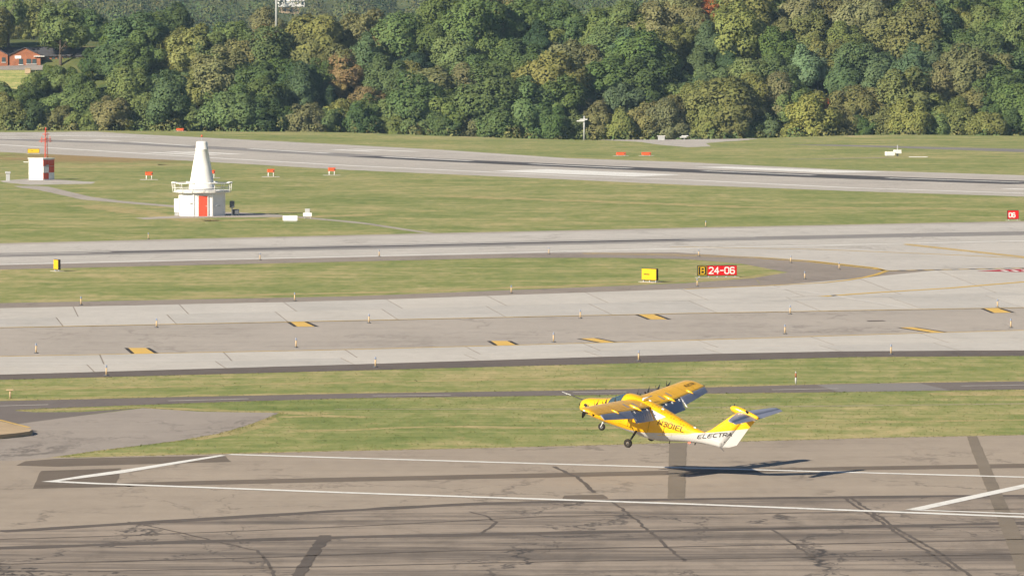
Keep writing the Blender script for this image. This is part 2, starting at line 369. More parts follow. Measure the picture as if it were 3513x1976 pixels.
pave('shoulder_strip', C_B + list(reversed(S_B)), .0085, M['asph_dark'], taxi, jit=.04, step=5)
def interp(pl, x):
    return float(np.interp(x, [p[0] for p in pl], [p[1] for p in pl]))
def world_curve(pl):
    return [G(*q) for q in pl]
def slab_row(top, bot, size, skew, z, gap, parent, mats, x0, x1):
    """row of cast slabs between two edge lines; joints run across the taxiway"""
    tw, bw = world_curve(top), world_curve(bot)
    tx, ty = [p[0] for p in tw], [p[1] for p in tw]; bx, by = [p[0] for p in bw], [p[1] for p in bw]
    x = x0; k = 0
    while x < x1:
        a, b = x + gap/2, x + size - gap/2
        def T(q): return (q, float(np.interp(q, tx, ty)) - gap/2)
        def B(q): return (q, float(np.interp(q, bx, by)) + gap/2)
        p = [B(a), B(b), T(b+skew), T(a+skew)]
        jz = random.uniform(0, .006)
        vs_ = [(u, v, z+jz) for u, v in p] + [(u, v, z-.004) for u, v in p]
        me = pyd('slab', vs_, [(0, 1, 2, 3), (4, 5, 1, 0), (5, 6, 2, 1), (6, 7, 3, 2), (7, 4, 0, 3)])
        link('slab', me, random.choice(mats), parent); x += size; k += 1
SL = [M['slab_a'], M['slab_b'], M['slab_a'], M['slab_c']]
under = pave('joint_bed', E_T + list(reversed(E_B)), .0085, M['asph_brown'], taxi)
under2 = pave('joint_bed', D_B + list(reversed(C_B)), .0085, M['asph_brown'], taxi)
slab_row(E_T, E_M, 7.6, -1.5, .016, .09, taxi, SL, -46, 50)
slab_row(E_M, E_B, 7.6, -1.5, .016, .09, taxi, SL, -46, 50)
slab_row(D_B, C_M, 7.6, -1.0, .016, .09, taxi, SL, -40, 42)
slab_row(C_M, C_B, 7.6, -1.0, .016, .09, taxi, SL, -40, 42)
line('taxi_edge_line', E_B, .45, .026, M['yellow_line'], taxi)
line('taxi_edge_line', D_B, .4, .026, M['yellow_line'], taxi)
line('taxi_line', [(2820, 1018), (3000, 1005), (3250, 990), (3513, 968), (4000, 930)], .8, .028, M['yellow_line'], taxi)
line('scuff_streak', [(2640, 1035), (2900, 1020), (3513, 1008)], (1.5, 4.5), .024, M['slab_b'], taxi, wvar=.2)
line('white_crossing_line', [(2640, 985), (2850, 1013), (3120, 1059)], .6, .028, M['white_old'], taxi)
for (x0, y0, x1, y1, x2, y2, x3, y3) in ((440, 1194, 500, 1194, 532, 1214, 462, 1214), (995, 1104, 1042, 1104, 1080, 1121, 1020, 1121), (1684, 1170, 1740, 1170, 1780, 1189, 1714, 1189), (1991, 1162, 2036, 1160, 2125, 1178, 2080, 1179), (2191, 1080, 2242, 1079, 2288, 1096, 2232, 1096), (3088, 1124, 3130, 1123, 3242, 1141, 3196, 1141), (3372, 1057, 3420, 1057, 3470, 1073, 3412, 1074)):
    o = pave('yellow_panel', [(x0, y0), (x1, y1), (x2, y2), (x3, y3)], .016, M['yellow_pad'], taxi)
    pave('panel_border', [(x0-14, y0), (x0+2, y0), (x3+2, y3), (x3-12, y3)], .012, M['black_line'], taxi)
    pave('panel_border', [(x1-2, y1), (x1+14, y1), (x2+16, y2), (x2-2, y2)], .012, M['black_line'], taxi)
pave('stain', [(2970, 1100), (3030, 1099), (3040, 1102), (2980, 1104)], .012, M['asph_dark'], taxi)

# --- service road, side apron and near runway (foreground)
R_T = [(-900, 1396), (0, 1376), (605, 1362), (1200, 1350), (1849, 1341), (2420, 1329), (2872, 1317), (3513, 1308), (4500, 1296)]
R_B = [(4500, 1324), (3513, 1336), (2872, 1345), (2420, 1350), (1849, 1358), (1200, 1366), (792, 1378), (396, 1392), (70, 1405), (51, 1409)]
road = pave('service_road', R_T + R_B + [(116, 1414), (279, 1413), (466, 1401), (52, 1455), (0, 1457), (-900, 1500)], .0060, M['asph_road'], jit=.04, step=4)
for a, b in (((-250, 1399), (165, 1388)), ((577, 1375), (852, 1368)), ((1280, 1358), (1546, 1355)), ((1965, 1346), (2150, 1344)), ((2648, 1337), (2876, 1333)), ((3296, 1324), (3560, 1320))):
    line('lane_dash', [a, b], .25, .012, M['white_old'], road)
pave('grey_resurfaced_patch', [(2800, 1320), (3150, 1314), (3260, 1339), (2880, 1345)], .0095, M['asph_grey'], road)
drain = pave('drain_strip', [(1150, 1402), (1950, 1402), (2590, 1394), (3513, 1383), (4300, 1374), (4300, 1376), (3513, 1386), (2590, 1397), (1950, 1404), (1150, 1404)], .004, M['straw0'], jit=.04, step=3)
side = pave('side_apron', [(489, 1400), (699, 1412), (955, 1416), (945, 1422), (838, 1462), (745, 1487), (605, 1513), (326, 1547), (177, 1569), (60, 1580), (-900, 1610), (-900, 1499), (0, 1456), (52, 1454)], .0040, M['apron_side'], jit=.07, step=3)
N_T = [(-900, 1600), (60, 1579), (177, 1569), (279, 1569), (605, 1560), (792, 1556), (1200, 1546), (1755, 1534), (2291, 1520), (2574, 1513), (3012, 1501), (3513, 1492), (4500, 1475)]
near = pave('near_runway', N_T + [(4500, 1700), (3513, 1698), (2965, 1702), (2291, 1711), (1662, 1723), (1150, 1751), (559, 1786), (0, 1821), (-900, 1880)], .0050, M['apron_hi'], jit=.05, step=3)
near_lo = pave('near_runway_edge', [(-900, 1880), (0, 1821), (559, 1786), (1150, 1751), (1662, 1723), (2291, 1711), (2965, 1702), (3513, 1698), (4500, 1700), (5200, 2700), (-1500, 2700)], .0045, M['apron_lo'], jit=.05, step=3)
Z1, Z2, Z3, Z4 = .0085, .0125, .0165, .0205
pave('resurfaced_patch', [(140, 1615), (415, 1606), (400, 1657), (460, 1669), (112, 1676)], Z1, M['patch'], near, jit=.03, step=1.5)
pave('resurfaced_patch', [(52, 1597), (85, 1582), (190, 1574), (400, 1569), (770, 1562), (790, 1584), (640, 1588), (200, 1601)], Z1, M['patch'], near, jit=.04, step=1.5)
pave('tar_strip', [(400, 1657), (800, 1646), (1200, 1637), (2290, 1614), (2900, 1601), (3513, 1590), (4300, 1577), (4300, 1592), (3513, 1605), (2900, 1613), (2290, 1629), (1200, 1652), (800, 1661), (440, 1669)], Z1, M['patch'], near, jit=.04, step=2)
pave('resurfaced_patch', [(1935, 1699), (2070, 1696), (2085, 1711), (1930, 1713)], Z1, M['patch'], near, jit=.04, step=1)
pave('cross_strip', [(2296, 1521), (2356, 1519), (2349, 1712), (2290, 1712)], Z2, M['cross'], near, jit=.02, step=1.2)
pave('cross_strip', [(3316, 1497), (3352, 1496), (3440, 1700), (3392, 1701)], Z2, M['cross'], near, jit=.02, step=1.2)
pave('cross_strip', [(3392, 1701), (3440, 1700), (3560, 1960), (3490, 1960)], Z2, M['cross'], near_lo, jit=.02, step=1.2)
for (px, wd) in (([(0, 1823), (559, 1789), (1150, 1753), (1662, 1726), (2291, 1713), (2965, 1704), (3513, 1700), (4000, 1698)], 1.0), ([(-300, 1890), (0, 1880), (560, 1861), (1200, 1842), (1700, 1832), (2350, 1819), (2900, 1808), (3513, 1793), (4000, 1783)], 1.1)):
    line('tar_joint', px, wd*1.15, Z1, M['joint'], near_lo, jit=.04, step=1.5, wvar=.25)
for px, wd in (([(2895, 1708), (3000, 1776), (3080, 1831), (3180, 1890), (3280, 1960)], .16), ([(2915, 1706), (3022, 1774), (3104, 1831), (3215, 1890), (3330, 1976)], .16), ([(2650, 1818), (2720, 1865), (2810, 1925)], .14), ([(1118, 1836), (1085, 1880), (1050, 1930), (1010, 2000)], .5), ([(440, 1790), (520, 1806), (640, 1832), (760, 1862), (880, 1888), (920, 1930), (950, 2000)], .13), ([(1610, 1755), (1660, 1768), (1700, 1790), (1680, 1812), (1640, 1835)], .12), ([(1900, 1600), (1985, 1640), (2040, 1690)], .2), ([(2100, 1720), (2190, 1790), (2260, 1850), (2350, 1925)], .14), ([(0, 1935), (400, 1925), (900, 1912), (1500, 1890), (2350, 1875), (3000, 1862), (3513, 1850)], .30), ([(300, 1960), (900, 1948), (1700, 1930), (2500, 1915), (3513, 1900)], .25), ([(0, 1850), (400, 1838), (800, 1822), (1200, 1806), (1900, 1770), (2600, 1762), (3513, 1745)], .22)):
    line('crack_seal', px, wd, Z2, M['joint'], near_lo, jit=.035, step=.7, wvar=.18)
line('white_line', [(787, 1559), (1150, 1570), (2350, 1605), (3513, 1637), (4300, 1659)], .62, Z3, M['white_line'], near)
line('white_line', [(158, 1651), (326, 1659), (1200, 1691), (2350, 1729), (3513, 1774), (4300, 1806)], .72, Z4, M['white_line'], near)
pave('white_line', [(158, 1652), (196, 1651), (420, 1623), (775, 1563), (755, 1561), (430, 1611), (280, 1632)], Z3, M['white_line'], near)
pave('white_line', [(3105, 1749), (3172, 1748), (3513, 1674), (3900, 1590), (3860, 1590), (3513, 1661)], Z3, M['white_line'], near)
line('white_line', [(3128, 1749), (3513, 1763), (4000, 1781)], .45, Z3, M['white_line'], near)
# raised kerbed island at the left edge
kp = [(-500, 1400), (0, 1458), (60, 1474), (100, 1484), (112, 1489), (104, 1494), (60, 1500), (0, 1506), (-400, 1530)]
kw = [G(*q) for q in kp]
bm = bmesh.new()
lo = [bm.verts.new((x, y, 0)) for x, y in kw]; hi = [bm.verts.new((x, y, .22)) for x, y in kw]
bm.faces.new(hi); n_ = len(kw)
for i in range(n_): bm.faces.new((lo[i], lo[(i+1) % n_], hi[(i+1) % n_], hi[i]))
bmesh.ops.bevel(bm, geom=[e for e in bm.edges if all(v.co.z > .1 for v in e.verts)], offset=.03, segments=2, affect='EDGES')
isl = link('kerbed_island', bm_mesh(bm, 'kerbed_island'), M['tan'], label='raised tan concrete island with dark kerb at left edge', category='traffic island')
line('painted_edge', [(-300, 1425), (0, 1455), (60, 1471), (100, 1481)], .25, .226, M['yellow_line'], isl)

# --- bands of dry, straw-coloured grass and a dirt track
def m_straw():
    t = NT('dry_grass'); n = t.noise(t.coord((.35, .12, 1)), 2.0, 6, .7); n2 = t.noise(t.coord((1.6, .6, 1)), 2.0, 4, .7)
    col = t.ramp(n, [(.32, (.25, .25, .105)), (.46, (.36, .31, .145)), (.62, (.45, .36, .19))])
    t.bsdf(t.mix(t.math('MULTIPLY', n2, .25), col, (.2, .21, .07)), .95, .05); return t.m
M['straw'] = m_straw()
for px, wd, z_ in (([(600, 1019), (1150, 1006), (1500, 997), (1900, 983), (2300, 967)], 2.6, .002), ([(2320, 966), (2480, 957), (2600, 949), (2680, 938)], 2.2, .002), ([(0, 1373), (605, 1359), (1200, 1347), (1849, 1338), (2420, 1326), (3513, 1305)], 1.3, .002),
                   ([(60, 1408), (300, 1403), (480, 1398), (700, 1407), (960, 1413), (1120, 1420)], 1.5, .002), ([(940, 1426), (850, 1461), (760, 1487), (650, 1508)], 1.2, .002), ([(180, 1567), (600, 1559), (1200, 1545), (1755, 1533), (2574, 1512), (3513, 1491)], .7, .002),
                   ([(3180, 1352), (3350, 1350), (3600, 1346)], 3.0, .002), ([(980, 1432), (1100, 1426), (1250, 1430)], 1.6, .002), ([(200, 573), (420, 570), (540, 565), (700, 569)], 5.0, .002), ([(1500, 672), (2000, 690), (2600, 712), (3300, 716)], 5.0, .002), ([(300, 705), (700, 760), (1300, 735)], 4.0, .002), ([(0, 1338), (900, 1318), (1700, 1302), (2500, 1290)], 1.4, .002), ([(1000, 1480), (1500, 1462), (2000, 1470), (2700, 1452), (3513, 1440)], 1.1, .002)):
    line('dry_grass_band', px, wd, z_, M['straw'], field, jit=.22, step=1.6, wvar=.55)
link('dirt_track', ribbon_me('dirt_track', [G(*q) for q in ((2700, 547), (2850, 545), (3000, 542), (3070, 540))], 3.0, .004, .1, 3, .3), M['asph_brown'], kind='structure')

# --- paths and pads round the aid buildings
pave('gravel_path', [(47, 638), (122, 638), (168, 641), (245, 660), (315, 676), (420, 690), (595, 705), (600, 712), (384, 694), (280, 685), (210, 669), (122, 650), (70, 645)], .004, M['asph_mid'], jit=.08)
pave('hut_pad', [(0, 621), (94, 614), (175, 616), (328, 625), (315, 631), (105, 635), (10, 626)], .006, M['conc_far'], jit=.03)
pave('tower_pad', [(461, 748), (590, 741), (700, 728), (800, 728), (960, 737), (1000, 745), (800, 746), (600, 749), (500, 753)], .004, M['asph_mid'], jit=.05)
pave('gravel_path', [(940, 738), (1030, 743), (1250, 764), (1490, 800), (1455, 800), (1238, 768), (1020, 747)], .006, M['asph_mid'], jit=.08)

# --- hillside terrain beyond the field
RX = [-900, 0, 330, 700, 1100, 1350, 1600, 1900, 2200, 2500, 3500, 4600]
RYP = [170, 165, 175, 190, 165, 110, 95, 90, 60, -10, -40, -40]
def ridge_z(x):
    px = PW/2 + FPX*x/1345.0
    y = float(np.interp(px, RX, RYP))
    return CAMH - (y - HORY)*1345.0/FPX
def hill_y(x): return max(edge_y(x), 1238.0)      # foot of the slope; the valley is wider where the field ends early
def terrain(x, y):
    d = y - edge_y(x)
    if d <= 0: return 0.0
    if d < 26: return -9.0*(0.5 - 0.5*math.cos(math.pi*d/26))
    d = y - hill_y(x)
    if d < 32: return -9.0
    rz = ridge_z(x); z = -9.0 + (d-32)*.50
    dr = (rz + 9)/.50 + 32
    if d > dr:
        e = d - dr
        z = rz + 2.0*math.sin(min(e, 60)/60*math.pi) - max(0, min(e-60, 300))*.05
        yy = y
        if yy > 2000:
            t_ = min(1.0, (yy-2000)/1300.0); z = z + t_*t_*(3-2*t_)*(62 + 9*math.sin(x*.011+.6) + 5*math.sin(x*.031))
    return z
xs = list(np.concatenate([np.linspace(-3500, -420, 12), np.linspace(-400, 400, 81), np.linspace(420, 3500, 12)]))
ds0 = [0, 4, 9, 14, 19, 26]
ds = [28, 32] + list(np.arange(40, 150, 8)) + list(np.arange(160, 420, 20)) + list(np.arange(450, 2400, 90))
vs_, fs = [], []
for i, x in enumerate(xs):
    e = edge_y(x)
    for yv in [e+q for q in ds0] + [hill_y(x)+q for q in ds]:
        vs_.append((x, yv, terrain(x, yv)))
nd = len(ds0) + len(ds)
for i in range(len(xs)-1):
    for j in range(nd-1):
        a = i*nd+j; fs.append((a, a+nd, a+nd+1, a+1))
t = NT('forest_floor'); n = t.noise(t.coord((.08, .08, .08)), 2, 5, .65)
t.bsdf(t.ramp(n, [(.35, (.07, .10, .035)), (.55, (.12, .135, .05)), (.7, (.17, .155, .07))]), .95, .05)
hill = link('hillside', pyd('hillside', vs_, fs, True), t.m, kind='structure', label='wooded hillside rising beyond the airfield')

# ------------------------------------------------------------------ lettering (strokes)
GL = {
 'N': [[(0, 0), (0, 1), (.6, 0), (.6, 1)]],
 '3': [[(.02, .9), (.14, 1), (.46, 1), (.58, .88), (.58, .66), (.46, .54), (.2, .54)], [(.46, .54), (.6, .41), (.6, .13), (.46, 0), (.14, 0), (0, .1)]],
 '0': [[(.14, 0), (0, .14), (0, .86), (.14, 1), (.46, 1), (.6, .86), (.6, .14), (.46, 0), (.14, 0)]],
 '1': [[(.1, 0), (.1, 1)]], 'I': [[(.1, 0), (.1, 1)]],
 'E': [[(.58, 1), (.12, 1), (0, .88), (0, .12), (.12, 0), (.58, 0)], [(0, .52), (.52, .52)]],
 'F': [[(.58, 1), (0, 1), (0, 0), (.58, 0)], [(0, .52), (.5, .52)]],
 'L': [[(0, 1), (0, .12), (.12, 0), (.56, 0)]],
 'C': [[(.6, 1), (.14, 1), (0, .86), (0, .14), (.14, 0), (.6, 0)]],
 'T': [[(-.02, 1), (.66, 1)], [(.32, 1), (.32, 0)]],
 'R': [[(0, 0), (0, 1), (.48, 1), (.6, .88), (.6, .58), (.48, .46), (0, .46)], [(.3, .46), (.62, 0)]],
 'A': [[(-.04, 0), (.3, 1), (.66, 0)], [(.12, .34), (.5, .34)]],
 'B': [[(0, 0), (0, 1), (.46, 1), (.58, .88), (.58, .64), (.46, .53), (0, .53)], [(.46, .53), (.6, .42), (.6, .12), (.46, 0), (0, 0)]],
 '2': [[(.02, .86), (.14, 1), (.46, 1), (.6, .86), (.6, .62), (.02, .02), (.62, .02)]],
 '4': [[(.46, 0), (.46, 1), (0, .32), (.64, .32)]],
 '6': [[(.56, .9), (.44, 1), (.14, 1), (0, .86), (0, .14), (.14, 0), (.46, 0), (.6, .14), (.6, .42), (.46, .56), (.0, .56)]],
 '-': [[(.08, .5), (.5, .5)]], '>': [[(0, .5), (.9, .5)], [(.6, .8), (.95, .5), (.6, .2)]],
 '!': [[(.34, 1), (.1, .42), (.42, .42), (.2, -.1)]],
}
ADV = {'1': .42, 'I': .42, 'L': .76, '-': .74, 'T': .86, 'A': .90, '>': 1.2, '!': .7}
def lettering(name, text, place, h, thick, mat, parent, sub=.12, wide=1.0):
    """place(s, v) -> 3D point; s runs along the line of text, v upwards"""
    vs_, fs = [], []; x = 0.0; k = 0
    for ch in text:
        for pl in GL.get(ch, []):
            for a, b in zip(pl[:-1], pl[1:]):
                a_ = Vector((x + a[0]*h*wide, a[1]*h)); b_ = Vector((x + b[0]*h*wide, b[1]*h))
                d = (b_-a_); L = d.length; d /= L; a_ -= d*thick*.45; b_ += d*thick*.45; n = Vector((-d.y, d.x))*thick/2
                m = max(1, int(L/(h*sub))); k += 1
                for i in range(m+1):
                    p = a_ + (b_-a_)*i/m
                    for q in (p+n, p-n): vs_.append(place(q.x, q.y, k*.0002))
                    if i: c = len(vs_); fs.append((c-4, c-3, c-1, c-2))
        x += ADV.get(ch, .84)*h*wide
    return link(name, pyd(name, vs_, fs), mat, parent)

ORD = ['first', 'second', 'third', 'fourth', 'fifth', 'sixth', 'seventh', 'eighth', 'ninth', 'tenth']
def ordw(i):
    if i < 10: return ORD[i]
    n = i+1
    return '%d%s' % (n, 'th' if 10 <= n % 100 <= 20 else {1: 'st', 2: 'nd', 3: 'rd'}.get(n % 10, 'th'))

# ------------------------------------------------------------------ navigation beacon tower
tx, ty = G(689, 742)
ty += 2.4
TW = empty('beacon_tower', (tx, ty, 0), 0, label='white conical beacon tower on eight-sided hut with red door', category='beacon tower')
def ngon_ring(n, r, z, rot): return [(r*math.cos(rot+2*math.pi*i/n), r*math.sin(rot+2*math.pi*i/n), z) for i in range(n)]
def loft(name, rings, mat, parent, smooth=False, cap=True):
    vs_ = [v for r in rings for v in r]; n = len(rings[0]); fs = []
    for k in range(len(rings)-1):
        for i in range(n): fs.append((k*n+i, k*n+(i+1) % n, (k+1)*n+(i+1) % n, (k+1)*n+i))
    if cap: fs += [tuple(range(n-1, -1, -1)), tuple((len(rings)-1)*n+i for i in range(n))]
    return link(name, pyd(name, vs_, fs, smooth), mat, parent)
rot8 = -math.pi/2 + math.pi/8 + .10
rings = []
HB = 2.50
for i in range(13):                                   # lapped boards: each course steps back under the one above
    z0 = i*HB/13
    rings += [ngon_ring(8, 2.66, z0, rot8), ngon_ring(8, 2.625, z0+HB/13-.004, rot8)]
loft('hut_wall', rings, M['white'], TW)
for i in range(8):
    a = rot8 + 2*math.pi*i/8
    box_obj('corner_board', (2.66*math.cos(a), 2.66*math.sin(a), HB/2), (.12, .12, HB), M['white'], TW, rot=Matrix.Rotation(a, 3, 'Z'))
a = rot8 - math.pi/8 + 0.0
dn = Matrix.Rotation(-math.pi/2 + .10, 3, 'Z')
dp = dn @ Vector((2.50, 0, 0))
door = box_obj('door', (dp.x, dp.y, 1.12), (.10, .98, 2.24), M['red'], TW, .012, dn)
fr = bmesh.new()
for s_ in (-1, 1): bbox(fr, dn @ Vector((2.50, s_*.54, 1.15)), (.16, .09, 2.3), dn)
bbox(fr, dn @ Vector((2.50, 0, 2.31)), (.16, 1.18, .09), dn)
link('door_frame', bm_mesh(fr, 'door_frame'), M['white'], TW)
box_obj('handle', dn @ Vector((2.60, .36, 1.1)), (.08, .14, .05), M['white_g'], door, 0, dn)
for s_, z_ in ((-1.0, 1.45), (1.25, 1.15)):
    box_obj('wall_vent', dn @ Vector((2.36, s_*1.35, z_)), (.10, .5, .12), M['grey'], TW, .01, Matrix.Rotation(-math.pi/2 + .10 + s_*.62, 3, 'Z'))
box_obj('annex', (-2.75, -.6, 1.15), (.55, .8, 1.5), M['white'], TW, .02)
box_obj('annex_stand', (-2.75, -.6, .2), (.45, .7, .4), M['grey'], TW, .02)
loft('platform', [ngon_ring(24, 2.7, HB+.02, 0), ngon_ring(24, 3.15, HB+.10, 0), ngon_ring(24, 3.15, HB+.19, 0), ngon_ring(24, 3.0, HB+.22, 0)], M['white'], TW)
loft('platform_rim', [ngon_ring(24, 3.06, HB+.24, 0), ngon_ring(24, 3.12, HB+.30, 0), ngon_ring(24, 3.05, HB+.36, 0), ngon_ring(24, 2.2, HB+.38, 0)], M['white'], TW)
for i in range(16):
    a = 2*math.pi*i/16 + .1
    cyl_obj('railing_post', (3.2*math.cos(a), 3.2*math.sin(a), HB+.05), (3.32*math.cos(a), 3.32*math.sin(a), HB+1.12), .03, .03, M['white'], TW, 6)
def torus_me(name, R, r, n=48, m=8, flat=1.0):
    vs_, fs = [], []
    for i in range(n):
        a = 2*math.pi*i/n
        for j in range(m):
            b = 2*math.pi*j/m
            vs_.append(((R+r*math.cos(b))*math.cos(a), (R+r*math.cos(b))*math.sin(a), r*math.sin(b)*flat))
    for i in range(n):
        for j in range(m): fs.append((i*m+j, ((i+1) % n)*m+j, ((i+1) % n)*m+(j+1) % m, i*m+(j+1) % m))
    return pyd(name, vs_, fs, True)
for z_, r_ in ((1.10, .05), (.6, .022)):
    o = link('railing', torus_me('railing', 3.28, r_), M['white'], TW); o.location = (0, 0, HB+z_)
for i in range(8):                                     # antenna trays on the rail
    a = 2*math.pi*(i+.5)/8 + .05
    box_obj('antenna_tray', (3.3*math.cos(a), 3.3*math.sin(a), HB+1.16), (.34, .95, .12), M['white_g'], TW, .03, Matrix.Rotation(a, 3, 'Z'))
rings = []
for z_, r_ in ((HB+.38, 1.46), (HB+.55, 1.46), (HB+.6, 1.40), (HB+3.0, 1.02), (HB+4.75, .68), (HB+4.8, .73), (HB+4.9, .73), (HB+4.93, .66), (HB+5.5, .63), (HB+5.66, .57), (HB+5.72, .40)):
    rings.append([((r_*(1+.018*(j % 2)))*math.cos(2*math.pi*j/32), (r_*(1+.018*(j % 2)))*math.sin(2*math.pi*j/32), z_) for j in range(32)])
loft('cone', rings, M['white'], TW, True)
loft('cone_base_ring', [ngon_ring(32, 1.56, HB+.36, 0), ngon_ring(32, 1.56, HB+.44, 0)], M['dgrey'], TW)
cyl_obj('top_mast', (0, 0, HB+5.6), (0, 0, HB+6.25), .025, .02, M['grey'], TW, 6)
cyl_obj('obstruction_light', (0, 0, HB+6.2), (0, 0, HB+6.42), .11, .07, M['red'], TW, 10)
box_obj('air_unit', (3.35, -.3, 1.25), (.5, .8, .75), M['dgrey'], TW, .03)
box_obj('air_unit', (3.75, .1, .42), (.7, .8, .55), M['dgrey'], TW, .03)
box_obj('unit_stand', (3.35, -.3, .43), (.12, .5, .86), M['dgrey'], TW)

# ------------------------------------------------------------------ equipment hut with mast
hx, hy = G(140, 618)
hut = empty('equipment_hut', (hx, hy+1.2, 0), math.radians(-36), label='white equipment hut with red and white chequered end', category='hut')
box_obj('wall', (0, 0, 1.45), (2.6, 2.4, 2.9), M['white'], hut, .03)
box_obj('roof', (0, 0, 2.96), (2.8, 2.6, .12), M['white'], hut, .02)
box_obj('canopy', (-1.7, -1.0, 2.45), (.9, .7, .06), M['white_g'], hut, .01)
for i, (y_, z_, m_) in enumerate(((-.6, 2.35, 'red'), (.6, 2.35, 'red'), (-.6, 1.45, 'white'), (.6, 1.45, 'red'), (-.6, .55, 'red'), (.6, .55, 'white'))):
    box_obj('chequer_panel', (1.32, y_, z_), (.05, 1.14, .86), M[m_], hut, .01)
box_obj('end_vent', (1.38, -.35, 1.95), (.06, .6, .3), M['grey'], hut, .01)
for z_ in (1.75, .9, .55): box_obj('wall_louvre', (.45, -1.23, z_), (.9, .06, .1), M['grey'], hut, .01)
mx, my = G(131, 612)
mast = empty('antenna_mast', (mx, my + 14, 0), .3, label='red lattice antenna mast rising behind the equipment hut', category='mast')
bm = bmesh.new(); H_ = 6.6; r_ = .32
leg_pts = [(r_*math.cos(2*math.pi*i/3), r_*math.sin(2*math.pi*i/3)) for i in range(3)]
for i in range(3): bcyl(bm, (*leg_pts[i], 0), (leg_pts[i][0]*.5, leg_pts[i][1]*.5, H_), .04, .03, 6)
for k in range(12):
    z0, z1 = k*H_/12, (k+1)*H_/12
    for i in range(3):
        s0, s1 = 1-.5*z0/H_, 1-.5*z1/H_; a, b = leg_pts[i], leg_pts[(i+1) % 3]
        bcyl(bm, (a[0]*s0, a[1]*s0, z0), (b[0]*s1, b[1]*s1, z1), .02, .02, 5)
link('lattice', bm_mesh(bm, 'lattice'), M['red'], mast)
for z_, l_ in ((5.2, 1.6), (4.9, 1.9), (5.9, 1.0)):
    cyl_obj('antenna_arm', (-l_/2, 0, z_), (l_/2, 0, z_), .05, .05, M['red'], mast, 6)
for x_ in (-.6, .6): cyl_obj('antenna_element', (x_, 0, 4.7), (x_, 0, 5.6), .04, .04, M['red'], mast, 6)
cyl_obj('lamp', (0, 0, H_), (0, 0, H_+.25), .12, .1, M['red'], mast, 8)
gx, gy = G(27, 622)
gb = empty('utility_box', (gx, gy+.3, 0), .1, label='small grey utility box left of the white hut', category='utility box')
box_obj('cabinet', (0, 0, .5), (.55, .45, 1.0), M['grey'], gb, .03); box_obj('lid', (0, 0, 1.16), (.75, .6, .28), M['grey'], gb, .05)

def ys_sign(name, px, py, wid, hgt, yaw, segs, label, text=None, thick=.22):
    """airfield sign: boxed panel on short legs; segs = [(fraction, material)]"""
    x, y = G(px, py); s = empty(name, (x, y, 0), yaw, label=label, category='sign')
    z0 = .16
    box_obj('housing', (0, 0, z0+hgt/2), (wid, thick, hgt), M['black'], s, .02)
    u = -wid/2 + .03
    for fr_, m_ in segs:
        ww = (wid-.06)*fr_
        box_obj('panel', (u+ww/2, -thick/2-.006, z0+hgt/2), (ww-.008, .02, hgt-.07), M[m_], s); u += ww
    n = max(2, int(wid/.8)+1)
    for i in range(n):
        box_obj('leg', (-wid/2+.15+(wid-.3)*i/(n-1), 0, z0/2), (.08, .12, z0), M['grey'], s)
    box_obj('footing', (0, 0, .012), (wid+.3, .7, .04), M['conc'], s)
    return s
s = ys_sign('runway_sign', 2460, 952, 3.35, .84, math.radians(14), [(.24, 'black'), (.76, 'signred')], 'red runway sign 24-06 with black location panel on grass tip')
lettering('letter', 'B', lambda a, b, k: (-1.42+a, -.128-k, .33+b), .50, .085, M['signyel'], s)
bmx = bmesh.new()
for z_ in (.235, .925): bbox(bmx, (-1.27, -.128, z_), (.74, .01, .035))
for x_ in (-1.63, -.91): bbox(bmx, (x_, -.128, .58), (.035, .01, .69))
link('panel_border', bm_mesh(bmx, 'panel_border'), M['signyel'], s)
lettering('number', '24-06', lambda a, b, k: (-.72+a, -.128-k, .33+b), .50, .09, M['white_g'], s, wide=1.12)
s = ys_sign('direction_sign', 2230, 968, 1.7, .95, math.radians(-46), [(1.0, 'signyel')], 'yellow direction sign standing alone on the grass strip')
lettering('dash', '-', lambda a, b, k: (-.66+a*1.35, -.128-k, .42+b), .42, .075, M['black'], s, wide=2.4)
s = ys_sign('runway_sign', 3475, 757, 1.25, .95, math.radians(8), [(1.0, 'signred')], 'small red sign beyond second runway at right edge')
lettering('number', '06', lambda a, b, k: (-.45+a, -.128-k, .38+b), .45, .09, M['white_g'], s)
s = ys_sign('edge_sign', 196, 931, 1.0, .85, math.radians(-62), [(1.0, 'signyel')], 'narrow yellow sign seen edge-on on the grass strip at left')
s = ys_sign('distant_sign', 115, 529, 2.0, .72, math.radians(0), [(1.0, 'signyel')], 'yellow sign near far runway above the white hut')
lettering('arrow', '-', lambda a, b, k: (-.5+a*1.3, -.128-k, .36+b), .36, .06, M['black'], s, wide=1.8)

# ------------------------------------------------------------------ approach slope lights (orange boxes)
def papi(px, py, label, legs=True, wid=1.0):
    x, y = G(px, py); p = empty('slope_light', (x, y, 0), .1, label=label, category='runway light', group='orange slope light boxes')
    z0 = .62 if legs else .12
    box_obj('housing', (0, 0, z0+.21), (wid, .75, .42), M['orange'], p, .04)
    box_obj('lens', (wid*.38, -.39, z0+.2), (.16, .05, .2), M['glass'], p, .01)
    box_obj('hood', (0, -.30, z0+.45), (wid*1.06, .3, .05), M['orange'], p, .01)
    for sx in (-1, 1):
        for sy in (-1, 1): cyl_obj('leg', (sx*wid*.36, sy*.26, 0), (sx*wid*.36, sy*.26, z0), .045, .045, M['white_g'], p, 6)
    box_obj('pad', (0, 0, .01), (2.4, 2.4, .05), M['conc'], p)
for (px, py, lb) in ((511, 617, 'orange slope light box left of the beacon tower'), (725, 611, 'orange slope light box peeking out behind the beacon cone'), (929, 607, 'orange slope light box just right of the beacon tower'), (1138, 602, 'orange slope light box farthest right beside far runway')):
    papi(px, py, lb)
